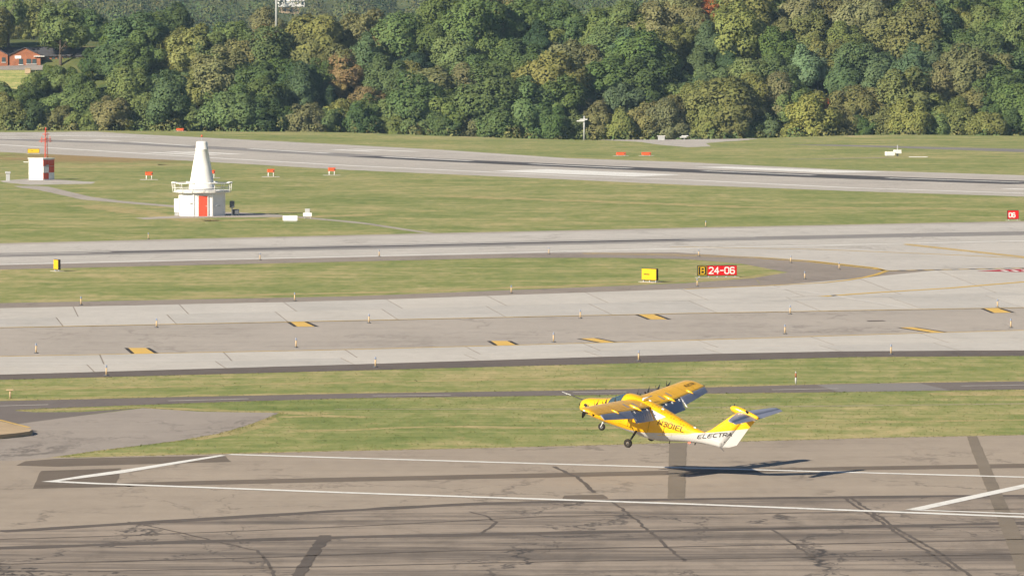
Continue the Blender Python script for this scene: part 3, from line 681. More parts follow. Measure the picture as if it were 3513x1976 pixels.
for (px, py, lb) in ((2130, 535, 'low orange box beyond far runway, left of the pair'), (2217, 535, 'low orange box beyond far runway, right of the pair'), (618, 451, 'orange box at the foot of the trees on field edge')):
    papi(px, py, lb, False, 1.5)

# ------------------------------------------------------------------ small cabinets and poles
x, y = G(996, 760); b = empty('cable_cabinet', (x, y, 0), .0, label='long low white cabinet right of the beacon tower', category='cabinet')
box_obj('body', (0, 0, .36), (1.6, .7, .52), M['white'], b, .03); box_obj('plinth', (0, 0, .06), (1.4, .6, .12), M['grey'], b)
x, y = G(1055, 750); b = empty('meter_cabinet', (x, y, 0), .0, label='grey meter box on a white cabinet right of tower', category='cabinet')
box_obj('cabinet', (0, 0, .42), (.95, .5, .4), M['white'], b, .02); box_obj('meter_box', (0, .05, .84), (.55, .35, .46), M['grey'], b, .03)
for s_ in (-1, 1): box_obj('leg', (s_*.32, 0, .11), (.07, .3, .22), M['grey'], b)
x, y = G(3064, 536); b = empty('equipment_box', (x, y, 0), .2, label='white equipment box pair on grass beyond far runway', category='equipment box')
box_obj('box', (-.55, 0, .42), (1.5, .9, .62), M['white'], b, .03); box_obj('box', (.95, .8, .7), (1.2, .8, .62), M['white'], b, .03)
box_obj('pedestal', (.95, .8, .2), (.3, .3, .4), M['grey'], b); box_obj('plinth', (-.55, 0, .06), (1.3, .8, .12), M['grey'], b); box_obj('stub_post', (.95, .8, 1.4), (.12, .12, .8), M['grey'], b)
x, y = G(3150, 540); box_obj('cover_plate', (x, y, .05), (3.0, 2.0, .06), M['white'], None, .01, label='flat white plate on grass right of the white boxes', category='cover plate')
x, y = G(2004, 482); b = empty('light_pole', (x, y, 0), 0, label='grey light pole with two white lamp heads before trees', category='light pole')
cyl_obj('pole', (0, 0, 0), (0, 0, 4.6), .17, .13, M['grey'], b, 10)
for z_, o_ in ((3.95, .2), (3.65, -.35)): box_obj('lamp_head', (o_-.3, -.2, z_), (1.5, .4, .17), M['white_g'], b, .03)
box_obj('crossarm', (0, -.05, 3.8), (1.0, .1, .1), M['grey'], b)
x, y = G(2269, 483); b = empty('lidded_box', (x, y, 0), .1, label='grey lidded box at tree edge beside the far apron', category='utility box')
box_obj('body', (0, 0, .42), (1.2, .8, .8), M['grey'], b, .03); box_obj('lid', (0, 0, .87), (1.5, 1.0, .1), M['white'], b, .02)
x, y = G(2347, 480); b = empty('floodlight', (x, y, 0), .1, label='low white twin floodlight at tree edge', category='floodlight')
box_obj('post', (0, 0, .2), (.12, .12, .4), M['grey'], b)
for z_, o_ in ((.72, .15), (.47, -.2)): box_obj('lamp_head', (o_, 0, z_), (1.3, .4, .16), M['white_g'], b, .03)
x, y = G(2730, 1317); b = empty('marker_post', (x, y, 0), 0, label='small red and white marker post beside service road', category='marker post')
cyl_obj('stem', (0, 0, 0), (0, 0, .38), .05, .05, M['grey'], b, 10); cyl_obj('band', (0, 0, .38), (0, 0, .62), .052, .052, M['brick'], b, 10); cyl_obj('tip', (0, 0, .62), (0, 0, .72), .05, .03, M['grey'], b, 10)
x, y = G(35, 1366); b = empty('tan_marker', (x, y, 0), 0, label='tan capped marker beside service road at left', category='marker post')
cyl_obj('stem', (0, 0, 0), (0, 0, .42), .055, .05, M['tan'], b, 10); box_obj('cap', (0, 0, .46), (.42, .2, .08), M['tan'], b, .02)

# edge markers along the pavements: yellow stem, blue cap
ROWS = [('far edge of second runway', [(509, 821), (2421, 779)]),
        ('near edge of second runway', [(892, 893), (1301, 881), (1883, 873), (2397, 880), (2713, 902)]),
        ('brown shoulder by the grass tip', [(2879, 925), (2761, 958)]),
        ('grass edge above the wide taxiway', [(278, 1047), (1011, 1033), (1754, 1007), (2392, 983)]),
        ('upper slabs of the wide taxiway', [(537, 1124), (1266, 1109), (1991, 1093), (2711, 1078), (3422, 1056)]),
        ('lower asphalt edge of the wide taxiway', [(124, 1212), (1016, 1193), (1899, 1174), (2693, 1146), (3468, 1125)]),
        ('dark shoulder above the near grass', [(365, 1289), (1288, 1260), (2191, 1238), (3057, 1216)])]
pm = {}
def mk(nm, fn):
    bm = bmesh.new(); fn(bm); pm[nm] = bm_mesh(bm, nm, True); pm[nm].materials.append(M[{'base': 'dgrey', 'stem': 'post', 'cap': 'blue'}[nm]])
mk('base', lambda bm: bcyl(bm, (0, 0, 0), (0, 0, .04), .16, .14, 12))
mk('stem', lambda bm: (bcyl(bm, (0, 0, .04), (0, 0, .46), .052, .048, 10)))
mk('cap', lambda bm: (bcyl(bm, (0, 0, .46), (0, 0, .56), .056, .052, 10), bcyl(bm, (0, 0, .56), (0, 0, .63), .055, .03, 10)))
for row, pts in ROWS:
    for i, (px, py) in enumerate(sorted(pts)):
        x, y = G(px, py)
        e = empty('edge_marker', (x, y, 0.02), 0, label='edge marker, %s from left on %s' % (ordw(i), row), category='edge marker', group='edge markers along the pavements')
        for nm in ('base', 'stem', 'cap'): link(nm, pm[nm], None, e)

# ------------------------------------------------------------------ trees
def crown_mesh(seed, tall=1.0, lobes=16, nq=11500, leaf=.023, cone=0.0):
    r = np.random.default_rng(seed)
    cs, rs = [], []
    cs.append((0, 0, 0)); rs.append(.27)
    for i in range(lobes):
        a = r.uniform(0, 2*math.pi); zz = r.uniform(-.72, .95); rad = math.sqrt(max(.05, 1-zz*zz))
        k = r.uniform(.22, .40)
        if cone: k *= (1 - cone*max(0, zz*.5+.5))
        cs.append((math.cos(a)*rad*k*1.05, math.sin(a)*rad*k*1.05, zz*.36*tall)); rs.append(r.uniform(.075, .185)*(1-.3*max(0, zz)*cone*2))
    cs, rs = np.array(cs), np.array(rs)
    pr = rs**2/np.sum(rs**2); idx = r.choice(len(rs), nq, p=pr)
    d = r.normal(size=(nq, 3)); d[:, 2] += .25; d /= np.linalg.norm(d, axis=1)[:, None]
    rad = rs[idx]*np.where(r.random(nq) < .82, r.uniform(.86, 1.05, nq), r.uniform(1.0, 1.25, nq))
    p = cs[idx] + d*rad[:, None]
    # drop what lies well inside another lobe
    keep = np.ones(nq, bool)
    for c, q in zip(cs, rs):
        keep &= np.linalg.norm(p-c, axis=1) > q*.72
    p, d = p[keep], d[keep]; n = len(p)
    out = p/np.maximum(np.linalg.norm(p, axis=1)[:, None], 1e-6)
    nrm = d*.45 + out*.40 + np.array([0, 0, .36]); nrm /= np.linalg.norm(nrm, axis=1)[:, None]
    fn = nrm*.95 + r.normal(size=(n, 3))*.38; fn /= np.linalg.norm(fn, axis=1)[:, None]
    t1 = np.cross(fn, r.normal(size=(n, 3))); t1 /= np.linalg.norm(t1, axis=1)[:, None]; t2 = np.cross(fn, t1)
    sz = leaf*r.uniform(.55, 1.25, n)[:, None]
    v = np.stack([p-t1*sz-t2*sz*.45, p+t1*sz*.2-t2*sz*.8, p+t1*sz+t2*sz*.3, p-t1*sz*.15+t2*sz*.85], 1).reshape(-1, 3)
    v[:, 2] += .5*tall
    f = np.arange(4*n).reshape(-1, 4)
    me = bpy.data.meshes.new('crown'); me.from_pydata(v.tolist(), [], f.tolist()); me.update()
    me.normals_split_custom_set_from_vertices(np.repeat(nrm*.85 + fn*.15, 4, axis=0).tolist())
    return me
def trunk_mesh(seed):
    r = random.Random(seed); bm = bmesh.new()
    bcyl(bm, (0, 0, -.12), (.01, 0, .22), .030, .022, 7); bcyl(bm, (.01, 0, .21), (.0, .01, .62), .022, .008, 6)
    for i in range(5):
        a = r.uniform(0, 6.28); z = r.uniform(.18, .45)
        bcyl(bm, (.005, 0, z), (math.cos(a)*.26, math.sin(a)*.26, z+r.uniform(.15, .3)), .012, .004, 5)
    return bm_mesh(bm, 'trunk', True)
t = NT('foliage')
oi = t.n('ShaderNodeObjectInfo'); ge = t.n('ShaderNodeNewGeometry')
n1 = t.noise(t.coord((1, 1, 1)), 5.0, 3, .6)
v_ = t.math('MULTIPLY_ADD', ge.outputs['Random Per Island'], .34, t.math('MULTIPLY_ADD', n1, .62, .86))
cm = t.n('ShaderNodeVectorMath', operation='SCALE'); t.l(oi.outputs['Color'], cm.inputs[0]); t.l(v_, cm.inputs['Scale'])
hs = t.n('ShaderNodeHueSaturation'); t.l(cm.outputs[0], hs.inputs['Color'])
t.l(t.math('MULTIPLY_ADD', n1, .06, .47), hs.inputs['Hue'])
df = t.n('ShaderNodeBsdfDiffuse'); tr = t.n('ShaderNodeBsdfTranslucent'); mx_ = t.n('ShaderNodeMixShader'); mx_.inputs[0].default_value = .34
t.l(hs.outputs[0], df.inputs[0]); t.l(hs.outputs[0], tr.inputs[0]); t.l(df.outputs[0], mx_.inputs[1]); t.l(tr.outputs[0], mx_.inputs[2]); t.l(mx_.outputs[0], t.out.inputs[0])
M['leaf'] = t.m
CROWNS = [crown_mesh(100+i, *a) for i, a in enumerate(((1.0, 26), (1.15, 30), (.9, 24), (1.25, 34), (1.05, 36), (1.35, 32), (.85, 22), (1.1, 44), (1.0, 20), (1.2, 28)))]
CROWNS.append(crown_mesh(130, 1.5, 30, 11500, .023, .8)); CROWNS.append(crown_mesh(131, 1.6, 34, 11500, .023, .7))
TALL = [1.0, 1.15, .9, 1.25, 1.05, 1.35, .85, 1.1, 1.0, 1.2, 1.5, 1.6]
TRUNKS = [trunk_mesh(i) for i in range(4)]
for m_ in CROWNS: m_.materials.append(M['leaf'])
for m_ in TRUNKS: m_.materials.append(M['bark'])
COL = {'g': ((.110, .155, .054), 'deep green'), 'm': ((.145, .185, .064), 'mid green'), 'y': ((.190, .202, .070), 'yellow-green'), 'b': ((.182, .182, .080), 'olive-brown'),
       't': ((.108, .154, .070), 'blue-green'), 'T': ((.145, .200, .115), 'pale blue-green'), 'd': ((.084, .126, .048), 'dark green'), 'D': ((.058, .092, .044), 'very dark green'),
       'o': ((.215, .162, .072), 'rusty brown'), 'O': ((.38, .135, .05), 'orange-red'), 'Y': ((.235, .242, .078), 'bright yellow-green')}
T1 = [(250,180,250,'y'),(450,200,300,'m'),(850,150,250,'m'),(1100,110,170,'b'),(1400,120,260,'d'),(1850,110,260,'m'),(2350,120,400,'m'),(600,40,170,'D'),(60,60,200,'m'),(60,220,180,'b'),(650,200,220,'g'),
 (800,310,320,'g'),(1000,330,320,'d'),(1150,280,250,'g'),(1450,280,250,'y'),(1700,300,250,'m'),(1950,330,200,'o'),(2100,220,300,'b'),(2330,280,350,'y'),(2500,350,200,'b'),(720,420,250,'g'),(900,450,300,'d'),(1080,430,280,'g'),
 (450,470,240,'m'),(620,470,220,'g'),(1000,520,260,'d'),(1280,400,220,'y'),(1380,480,300,'y'),(1550,430,300,'m'),(1750,430,250,'b'),(2000,400,300,'g'),(2180,430,220,'m'),(2300,420,250,'b'),(2500,500,250,'b'),
 (260,560,180,'g'),(400,590,160,'b'),(500,600,250,'d'),(640,600,200,'y'),(780,600,250,'m'),(950,640,250,'m'),(1130,610,200,'d'),(1270,620,250,'t'),(1460,700,200,'y'),(1650,560,300,'b'),(1880,600,300,'g'),(2050,560,250,'g'),(2200,600,260,'d'),(2350,580,200,'d'),(2400,740,160,'D'),
 (60,660,220,'g'),(130,740,220,'g'),(300,720,230,'g'),(480,740,250,'m'),(640,760,220,'g'),(800,790,250,'b'),(1000,760,250,'m'),(1250,740,300,'t'),(1560,640,220,'m'),(1700,760,350,'g'),(1900,760,300,'g'),(2080,720,240,'d'),(2220,740,240,'t'),(2500,820,200,'Y'),
 (60,860,200,'y'),(230,880,200,'d'),(430,890,210,'b'),(600,880,200,'m'),(760,890,180,'g'),(900,905,180,'Y'),(1080,880,240,'m'),(1230,890,200,'g'),(1400,880,250,'m'),(1560,880,220,'g'),(1740,890,260,'g'),(1950,880,250,'d'),(2090,880,200,'d'),(2250,880,240,'b'),(2420,900,200,'g'),(2540,900,150,'y')]
T2 = [(350,110,260,'m'),(600,100,360,'m'),(820,110,300,'g'),(150,130,220,'m'),(250,220,300,'b'),(270,350,200,'b'),(80,330,210,'b'),(80,520,230,'o'),(40,650,150,'o'),(480,300,300,'g'),(560,470,200,'D'),(720,290,300,'g'),(1000,250,350,'g'),(880,420,250,'m'),(1150,390,210,'m'),(1300,390,200,'t'),(1200,150,280,'b'),(1430,150,280,'g'),(1620,130,280,'d'),(1700,240,250,'d'),(1500,350,200,'D'),(1750,410,350,'b'),(1850,510,250,'b'),(1550,600,400,'Y'),(1350,500,300,'g'),(1100,520,300,'g'),(1900,190,300,'m'),(2100,150,300,'m'),(2050,300,300,'m'),(2330,200,300,'b'),(2480,100,250,'b'),(2500,350,170,'y'),(2250,470,350,'g'),(2000,620,300,'g'),(2300,630,300,'d'),(2450,650,250,'m'),(2150,740,250,'t'),
 (380,580,280,'t'),(700,620,300,'b'),(530,640,200,'y'),(950,640,250,'b'),(250,740,190,'o'),(80,820,190,'y'),(250,890,190,'d'),(430,800,240,'m'),(560,800,300,'g'),(800,800,300,'m'),(1100,790,350,'g'),(1400,800,350,'g'),(1650,800,300,'g'),(1900,820,220,'b'),(420,920,200,'m'),(600,910,230,'g'),(820,920,230,'g'),(1000,940,190,'b'),(1200,930,250,'g'),(1380,940,220,'g'),(1560,950,250,'d'),(1730,960,200,'m'),(1930,930,200,'b'),(2120,900,250,'y'),(2280,930,200,'b'),(2420,930,220,'b'),(2300,840,200,'b')]
T3 = [(60,130,250,'b'),(250,130,190,'O'),(330,60,230,'m'),(520,150,350,'y'),(430,290,330,'y'),(60,330,200,'y'),(240,400,220,'t'),(400,490,180,'D'),(650,350,210,'b'),(790,270,250,'b'),(700,60,250,'m'),(900,100,300,'b'),(1050,50,150,'D'),(1000,270,250,'y'),(1150,150,250,'b'),(1350,150,300,'b'),(1500,250,250,'b'),(1700,80,200,'m'),(1850,60,220,'b'),(1800,300,350,'b'),(2050,100,250,'g'),(2250,120,300,'m'),(2400,200,250,'g'),(2520,60,220,'g'),(2500,300,250,'m'),(1100,400,250,'y'),(950,540,230,'T'),(1330,470,260,'t'),(1500,500,170,'y'),(1600,480,160,'D'),(1700,400,220,'m'),(1900,480,250,'t'),(2150,540,330,'b'),(2300,400,250,'g'),(2500,480,250,'t'),(2480,620,250,'g'),(100,600,260,'t'),(550,560,250,'m'),(750,560,220,'g'),(1250,620,250,'t'),(1500,620,250,'t'),(1750,620,300,'t'),(350,760,350,'y'),(530,770,250,'y'),(750,740,250,'b'),(900,700,210,'g'),(1030,710,100,'b'),(1090,768,100,'O'),(1300,800,250,'b'),(1700,770,320,'y'),(1950,810,280,'y'),(2200,760,220,'b'),(2370,800,200,'d'),(2500,760,250,'g'),(80,930,210,'b'),(250,920,230,'y'),(430,930,230,'y'),(600,900,170,'d'),(700,960,160,'t'),(1020,920,260,'Y'),(850,970,160,'y'),(1230,930,210,'b'),(1420,920,200,'d'),(1560,930,200,'y'),(1730,930,230,'y'),(1920,930,210,'m'),(2100,930,210,'y'),(2300,920,230,'y'),(2480,950,190,'d')]
trees = [(x/2.147 + o, y/2.147, wd/2.147, c) for L_, o in ((T1, 0), (T2, 1150), (T3, 2313)) for (x, y, wd, c) in L_]
rt = random.Random(3)
def clear(px, py, wd):       # the school, its lawn and the gap of the far hill stay open
    if py > 128 and px - wd*.75 < 288 and py - wd*.86 < 212: return False
    if py > 128 and px - wd*.55 < 118 and py - wd*.80 < 292: return False
    if 230 < px < 1450 and py - wd*.62 < float(np.interp(px, [230, 420, 700, 1000, 1200, 1450], [0, 26, 26, 36, 16, 0])): return False
    return True
base_n = len(trees)
for px in range(-120, 3660, 104):                     # trees standing between the ones listed
    for py in range(-20, 470, 66):
        qx, qy = px + rt.uniform(-30, 30), py + rt.uniform(-24, 24)
        top = float(np.interp(qx, [0, 400, 1000, 1300, 1500, 1900, 2250, 2400], [40, 95, 92, 85, 80, 60, 30, -60]))
        if qy < top: continue
        near_t = min(trees[:base_n], key=lambda t_: (t_[0]-qx)**2 + (t_[1]-qy)**2*2)
        dist = math.hypot(near_t[0]-qx, near_t[1]-qy)
        if dist < 48 and 0 < qx < 3513: continue
        cc = near_t[3] if rt.random() < .6 else rt.choice('ggmmbyt')
        if cc in 'OY': cc = 'm'
        trees.append((qx, qy, rt.uniform(85, 130), cc))
trees = [q for q in trees if clear(*q[:3])] + [(185, 246, 56, 'm'), (240, 250, 64, 'g'), (150, 276, 60, 'g'), (208, 284, 70, 'm'), (268, 278, 80, 'g'), (120, 312, 66, 'm'), (318, 225, 70, 'd'), (38, 342, 74, 'g'), (-14, 330, 84, 'm'), (88, 338, 70, 'd'), (60, 372, 80, 'm'), (10, 385, 84, 'y')]
placed = []
for (px, py, wd, c) in trees:
    # find where on the slope a crown this wide shows at this place in the view
    best = None
    for d in np.arange(6, 190, 1.5):
        yy = 1255 + d
        for _ in range(2):
            x = (px - PW/2)/FPX*yy; yy = hill_y(x) + d
        wm = wd*yy/FPX*1.46
        z = terrain(x, yy); tallness = 1.1
        cz = z + wm*.62
        e = abs(proj(x, yy, cz)[1] - py)
        if best is None or e < best[0]: best = (e, x, yy, z, wm, d)
    placed.append((px, py, c, best))
# rows for the labels
def rowname(d): return 'foremost' if d < 22 else 'lower' if d < 50 else 'middle' if d < 78 else 'upper' if d < 105 else 'topmost'
rowcount = {}
placed.sort(key=lambda q: q[0])
ntree = 0
for (px, py, c, (e, x, yy, z, wm, d)) in placed:
    if e > 130: continue
    ci = rt.randrange(10) if c not in 'tTD' or rt.random() < .4 else rt.choice((10, 11))
    if c == 'T': ci = 10
    key = (rowname(d), COL[c][1]); k = rowcount.get(key, 0); rowcount[key] = k+1
    te = empty('tree', (x, yy, z), rt.uniform(0, 6.28), label='%s tree in %s row of wooded hillside, %s such from left' % (COL[c][1], key[0], ordw(k)), category='tree', group='trees on the hillside')
    te.scale = (wm*rt.uniform(.95, 1.12), wm*rt.uniform(.95, 1.12), wm*rt.uniform(.80, .96))
    cr = link('crown', CROWNS[ci], None, te); cr.location = (0, 0, .16 if d > 22 else .05)
    j = rt.uniform(.82, 1.18); col = COL[c][0]
    cr.color = (col[0]*j*rt.uniform(.93, 1.07), col[1]*j, col[2]*j*rt.uniform(.9, 1.15), 1)
    if d > 14: link('trunk', TRUNKS[rt.randrange(4)], None, te)
    ntree += 1
# undergrowth that fills the foot of the slope, and the far woods: masses nobody could count
def mass(name, pts, nq, leaf, seed, cols, label):
    r = np.random.default_rng(seed); V, N_ = [], []
    for (x, y, z, rad, hh) in pts:
        d = r.normal(size=(nq, 3)); d[:, 2] = np.abs(d[:, 2])*.9 + .05; d /= np.linalg.norm(d, axis=1)[:, None]
        p = np.array((x, y, z)) + d*np.array((rad, rad, hh))*r.uniform(.75, 1.1, nq)[:, None]
        fn = d*.6 + r.normal(size=(nq, 3))*.5; fn /= np.linalg.norm(fn, axis=1)[:, None]
        t1 = np.cross(fn, r.normal(size=(nq, 3))); t1 /= np.linalg.norm(t1, axis=1)[:, None]; t2 = np.cross(fn, t1)
        s_ = leaf*r.uniform(.6, 1.3, nq)[:, None]
        V.append(np.stack([p-t1*s_-t2*s_*.5, p+t1*s_*.2-t2*s_*.8, p+t1*s_+t2*s_*.3, p-t1*s_*.15+t2*s_*.85], 1).reshape(-1, 3)); N_.append(np.repeat(d, 4, axis=0))
    V = np.concatenate(V); N_ = np.concatenate(N_)
    me = bpy.data.meshes.new(name); me.from_pydata(V.tolist(), [], np.arange(len(V)).reshape(-1, 4).tolist()); me.update()
    me.normals_split_custom_set_from_vertices(N_.tolist())
    return link(name, me, cols, kind='stuff', label=label)
def m_mass(name, stops, sc_):
    t = NT(name); n = t.noise(t.coord((sc_, sc_, sc_)), 1.0, 3, .5); ge = t.n('ShaderNodeNewGeometry')
    c = t.ramp(n, stops); vv = t.n('ShaderNodeVectorMath', operation='SCALE'); t.l(c, vv.inputs[0]); t.l(t.math('MULTIPLY_ADD', ge.outputs['Random Per Island'], .6, .7), vv.inputs['Scale'])
    df = t.n('ShaderNodeBsdfDiffuse'); t.l(vv.outputs[0], df.inputs[0]); t.l(df.outputs[0], t.out.inputs[0]); return t.m
pts = []
for i in range(620):
    px = rt.uniform(-300, 3800); d = rt.uniform(3, 34)
    yy = 1255; fe = edge_y if rt.random() < .6 else hill_y
    for _ in range(2): x = (px-PW/2)/FPX*yy; yy = fe(x)+d
    pts.append((x, yy, terrain(x, yy)-.4, rt.uniform(1.2, 2.6), rt.uniform(1.4, 3.4) + (d > 10)*rt.uniform(.5, 4)))
mass('undergrowth', pts, 130, .30, 5, m_mass('undergrowth_leaf', [(.3, (.07, .12, .045)), (.45, (.11, .15, .055)), (.55, (.17, .16, .065)), (.65, (.085, .13, .05))], .12), 'low undergrowth along the edge of the field')
pts = []
for i in range(900):
    px = rt.uniform(-300, 2900); yy = rt.uniform(1750, 3400); x = (px-PW/2)/FPX*yy
    rr_ = rt.uniform(6, 10); pts.append((x, yy, terrain(x, yy)+1, rr_, rr_*1.3))
mass('distant_woods', pts, 430, .42, 6, m_mass('distant_leaf', [(.3, (.045, .09, .035)), (.45, (.08, .125, .045)), (.57, (.15, .14, .06)), (.68, (.06, .10, .045))], .03), 'hazy woods on the far hill above the ridge')

pts = []
for i in range(420):                                 # the woods go on to both sides of the view
    px = rt.uniform(-2600, -150) if rt.random() < .5 else rt.uniform(3680, 6100)
    d = rt.uniform(4, 120); yy = 1260
    for _ in range(2): x = (px-PW/2)/FPX*yy; yy = hill_y(x)+d
    rr_ = rt.uniform(3.5, 5.5); pts.append((x, yy, terrain(x, yy)+2.5, rr_, rr_*1.5))
mass('side_woods', pts, 320, .30, 8, m_mass('side_leaf', [(.3, (.09, .14, .05)), (.45, (.13, .17, .06)), (.57, (.18, .18, .075)), (.68, (.10, .145, .055))], .06), 'woods continuing along the hillside beyond the view')

# ------------------------------------------------------------------ school, poles and far houses
bx0, by0, bz0 = None, None, None
for d in np.arange(40, 170, .5):
    yy = 1244 + d; x = (130-PW/2)/FPX*yy; z = terrain(x, yy)
    if proj(x, yy, z)[1] < 229: bx0, by0, bz0 = x, yy, z; break
SB = FPX/by0
def bxm(px): return (px - PW/2)/FPX*by0
def bzm(py): return CAMH - (py - HORY)*by0/FPX
sch = empty('brick_building', (0, 0, 0), 0, label='low red brick building with dark roof at left among trees', category='building')
xl, xr = bxm(-160), bxm(300); zt, ze, zr = bzm(229), bzm(189), bzm(163)
def prism(name, pts, y0, y1, mat, parent):
    n = len(pts); vs_ = [(a, y0, b) for a, b in pts] + [(a, y1, b) for a, b in pts]
    fs = [tuple(range(n)), tuple(range(2*n-1, n-1, -1))] + [(i, i+n, (i+1) % n+n, (i+1) % n) for i in range(n)]
    bm = bmesh.new(); V = [bm.verts.new(v) for v in vs_]
    for f in fs: bm.faces.new([V[i] for i in f])
    return link(name, bm_mesh(bm, name), mat, parent)
box_obj('wall', ((xl+xr)/2, by0+6.5, (ze+bz0-3)/2), (xr-xl, 8, ze-bz0+3), M['brick'], sch)
me = pyd('roof', [(xl-.5, by0+2.0, ze-.1), (xr+.5, by0+2.0, ze-.1), (xr+.5, by0+6.5, zr), (xl-.5, by0+6.5, zr), (xl-.5, by0+11, ze-.1), (xr+.5, by0+11, ze-.1), (xl-.5, by0+2, ze-.35), (xr+.5, by0+2, ze-.35), (xr+.5, by0+11, ze-.35), (xl-.5, by0+11, ze-.35)],
         [(0, 1, 2, 3), (3, 2, 5, 4), (6, 7, 1, 0), (9, 4, 5, 8), (6, 9, 8, 7), (6, 0, 3, 4, 9), (7, 8, 5, 2, 1)])
link('roof', me, M['roof'], sch)
for (p0, p1, pa, ya) in ((34, 140, 87, 167), (-60, 28, -15, 167)):
    prism('gable', [(bxm(p0), bz0-3), (bxm(p1), bz0-3), (bxm(p1), bzm(190)), (bxm(pa), bzm(ya)), (bxm(p0), bzm(190))], by0, by0+5, M['brick'], sch)
    a, b, c = (bxm(p0)-.35, bzm(190)-.15), (bxm(pa), bzm(ya)+.12), (bxm(p1)+.35, bzm(190)-.15)
    for q, r_ in ((a, b), (b, c)):
        dx, dz = r_[0]-q[0], r_[1]-q[1]; L_ = math.hypot(dx, dz); nx, nz = -dz/L_*.16, dx/L_*.16
        prism('gable_roof', [q, r_, (r_[0]+nx, r_[1]+nz), (q[0]+nx, q[1]+nz)], by0-.3, by0+6.2, M['roof'], sch)
for (p0, p1, q0, q1, m_) in ((52, 74, 192, 202, 'white_g'), (66, 80, 203, 222, 'glass'), (92, 108, 203, 220, 'glass'), (112, 126, 203, 220, 'glass'), (8, 20, 198, 214, 'glass')):
    w_ = box_obj('window' if m_ == 'glass' else 'sign_panel', ((bxm(p0)+bxm(p1))/2, by0-.03, (bzm(q0)+bzm(q1))/2), (bxm(p1)-bxm(p0), .1, bzm(q0)-bzm(q1)), M[m_], sch, .01)
    if m_ == 'glass': box_obj('sill', ((bxm(p0)+bxm(p1))/2, by0-.1, bzm(q1)-.05), (bxm(p1)-bxm(p0)+.2, .25, .1), M['white_g'], w_)
for i in range(7):
    p0 = 155 + i*20
    w_ = box_obj('window', (bxm(p0+6), by0+2.46, (bzm(196)+bzm(212))/2), (.75, .1, 1.0), M['glass'], sch, .01)
box_obj('canopy', (bxm(136), by0+1.0, bzm(194)), (2.4, 3.0, .18), M['white'], sch, .02)
# lawn and drive lie on the slope in front of it
def drape(name, poly, mat, off, **p):
    x0_, x1_ = min(q[0] for q in poly), max(q[0] for q in poly); d0, d1 = min(q[1] for q in poly), max(q[1] for q in poly)
    vs_, fs = [], []; nx, nd_ = 14, 14
    for i in range(nx+1):
        for j in range(nd_+1):
            x = x0_+(x1_-x0_)*i/nx; y = edge_y(x) + d0+(d1-d0)*j/nd_; vs_.append((x, y, terrain(x, y)+off))
    for i in range(nx):
        for j in range(nd_): a = i*(nd_+1)+j; fs.append((a, a+nd_+1, a+nd_+2, a+1))
    return link(name, pyd(name, vs_, fs, True), mat, kind='structure', **p)
dB = by0 - edge_y(bx0)
drape('lawn', [(bxm(-200), dB-19), (bxm(128), dB-2)], M['grass'], .35, label='grass bank below the brick building')
drape('driveway', [(bxm(-200), dB-2.4), (bxm(150), dB-.3)], M['asph_grey'], .42, label='grey drive before the brick building')
x, y = bxm(101), by0-3.4
tb = empty('brick_pier', (x, y, terrain(x, y)+.3), 0, label='square tan pier on the lawn before the brick building', category='pier')
box_obj('shaft', (0, 0, .55), (1.25, .9, 1.1), M['tan'], tb, .03); box_obj('cap', (0, 0, 1.15), (1.4, 1.05, .12), M['tan'], tb, .02)
yy = edge_y(-50)+118; x = (949-PW/2)/FPX*yy; z = terrain(x, yy)
up = empty('utility_pole', (x, yy, z), 0, label='tall grey utility pole rising above the ridge trees', category='utility pole')
cyl_obj('pole', (0, 0, -.5), (0, 0, 20), .30, .22, M['grey'], up, 8); box_obj('crossarm', (0, 0, 19), (2.6, .14, .16), M['wood'], up)
yy = edge_y(-110)+88; x = (30-PW/2)/FPX*yy
up = empty('dead_tree', (x, yy, terrain(x, yy)), .4, label='bare greyish trunk standing left above the brick building', category='dead tree')
bm = bmesh.new(); bcyl(bm, (0, 0, 0), (.1, 0, 7), .35, .16, 8)
for i in range(9):
    a = i*2.3; z_ = 3+i*.65; bcyl(bm, (.05, 0, z_*.8), (math.cos(a)*1.5, math.sin(a)*1.5, z_+1.3), .10, .03, 5)
link('trunk', bm_mesh(bm, 'trunk'), M['wood'], up)
def far_house(px, py, wid, hgt, label, wm_, rm_):
    for yy in np.arange(2050, 3400, 10.0):
        x = (px-PW/2)/FPX*yy; z = terrain(x, yy)
        if proj(x, yy, z)[1] < py: break
    h_ = empty('house', (x, yy, z), .25, label=label, category='house')
    box_obj('wall', (0, 0, hgt/2-.5), (wid, 7, hgt+1), M[wm_], h_)
    prism('roof', [(-wid/2-.4, hgt), (wid/2+.4, hgt), (wid/2-.6, hgt+2.1), (-wid/2+.6, hgt+2.1)], -4, 4, M[rm_], h_)
    for i in range(3): box_obj('window', (-wid/3+i*wid/3, -3.55, hgt*.55), (1.0, .1, 1.3), M['glass'], h_)
far_house(992, 46, 7.5, 2.6, 'pinkish house with pale roof far off above the ridge', 'tan', 'white')
far_house(1016, 26, 6.5, 2.2, 'white house far off above the ridge beside pole', 'white', 'white')
far_house(975, 16, 6.0, 2.2, 'upper white house far off near top of view', 'white', 'grey')

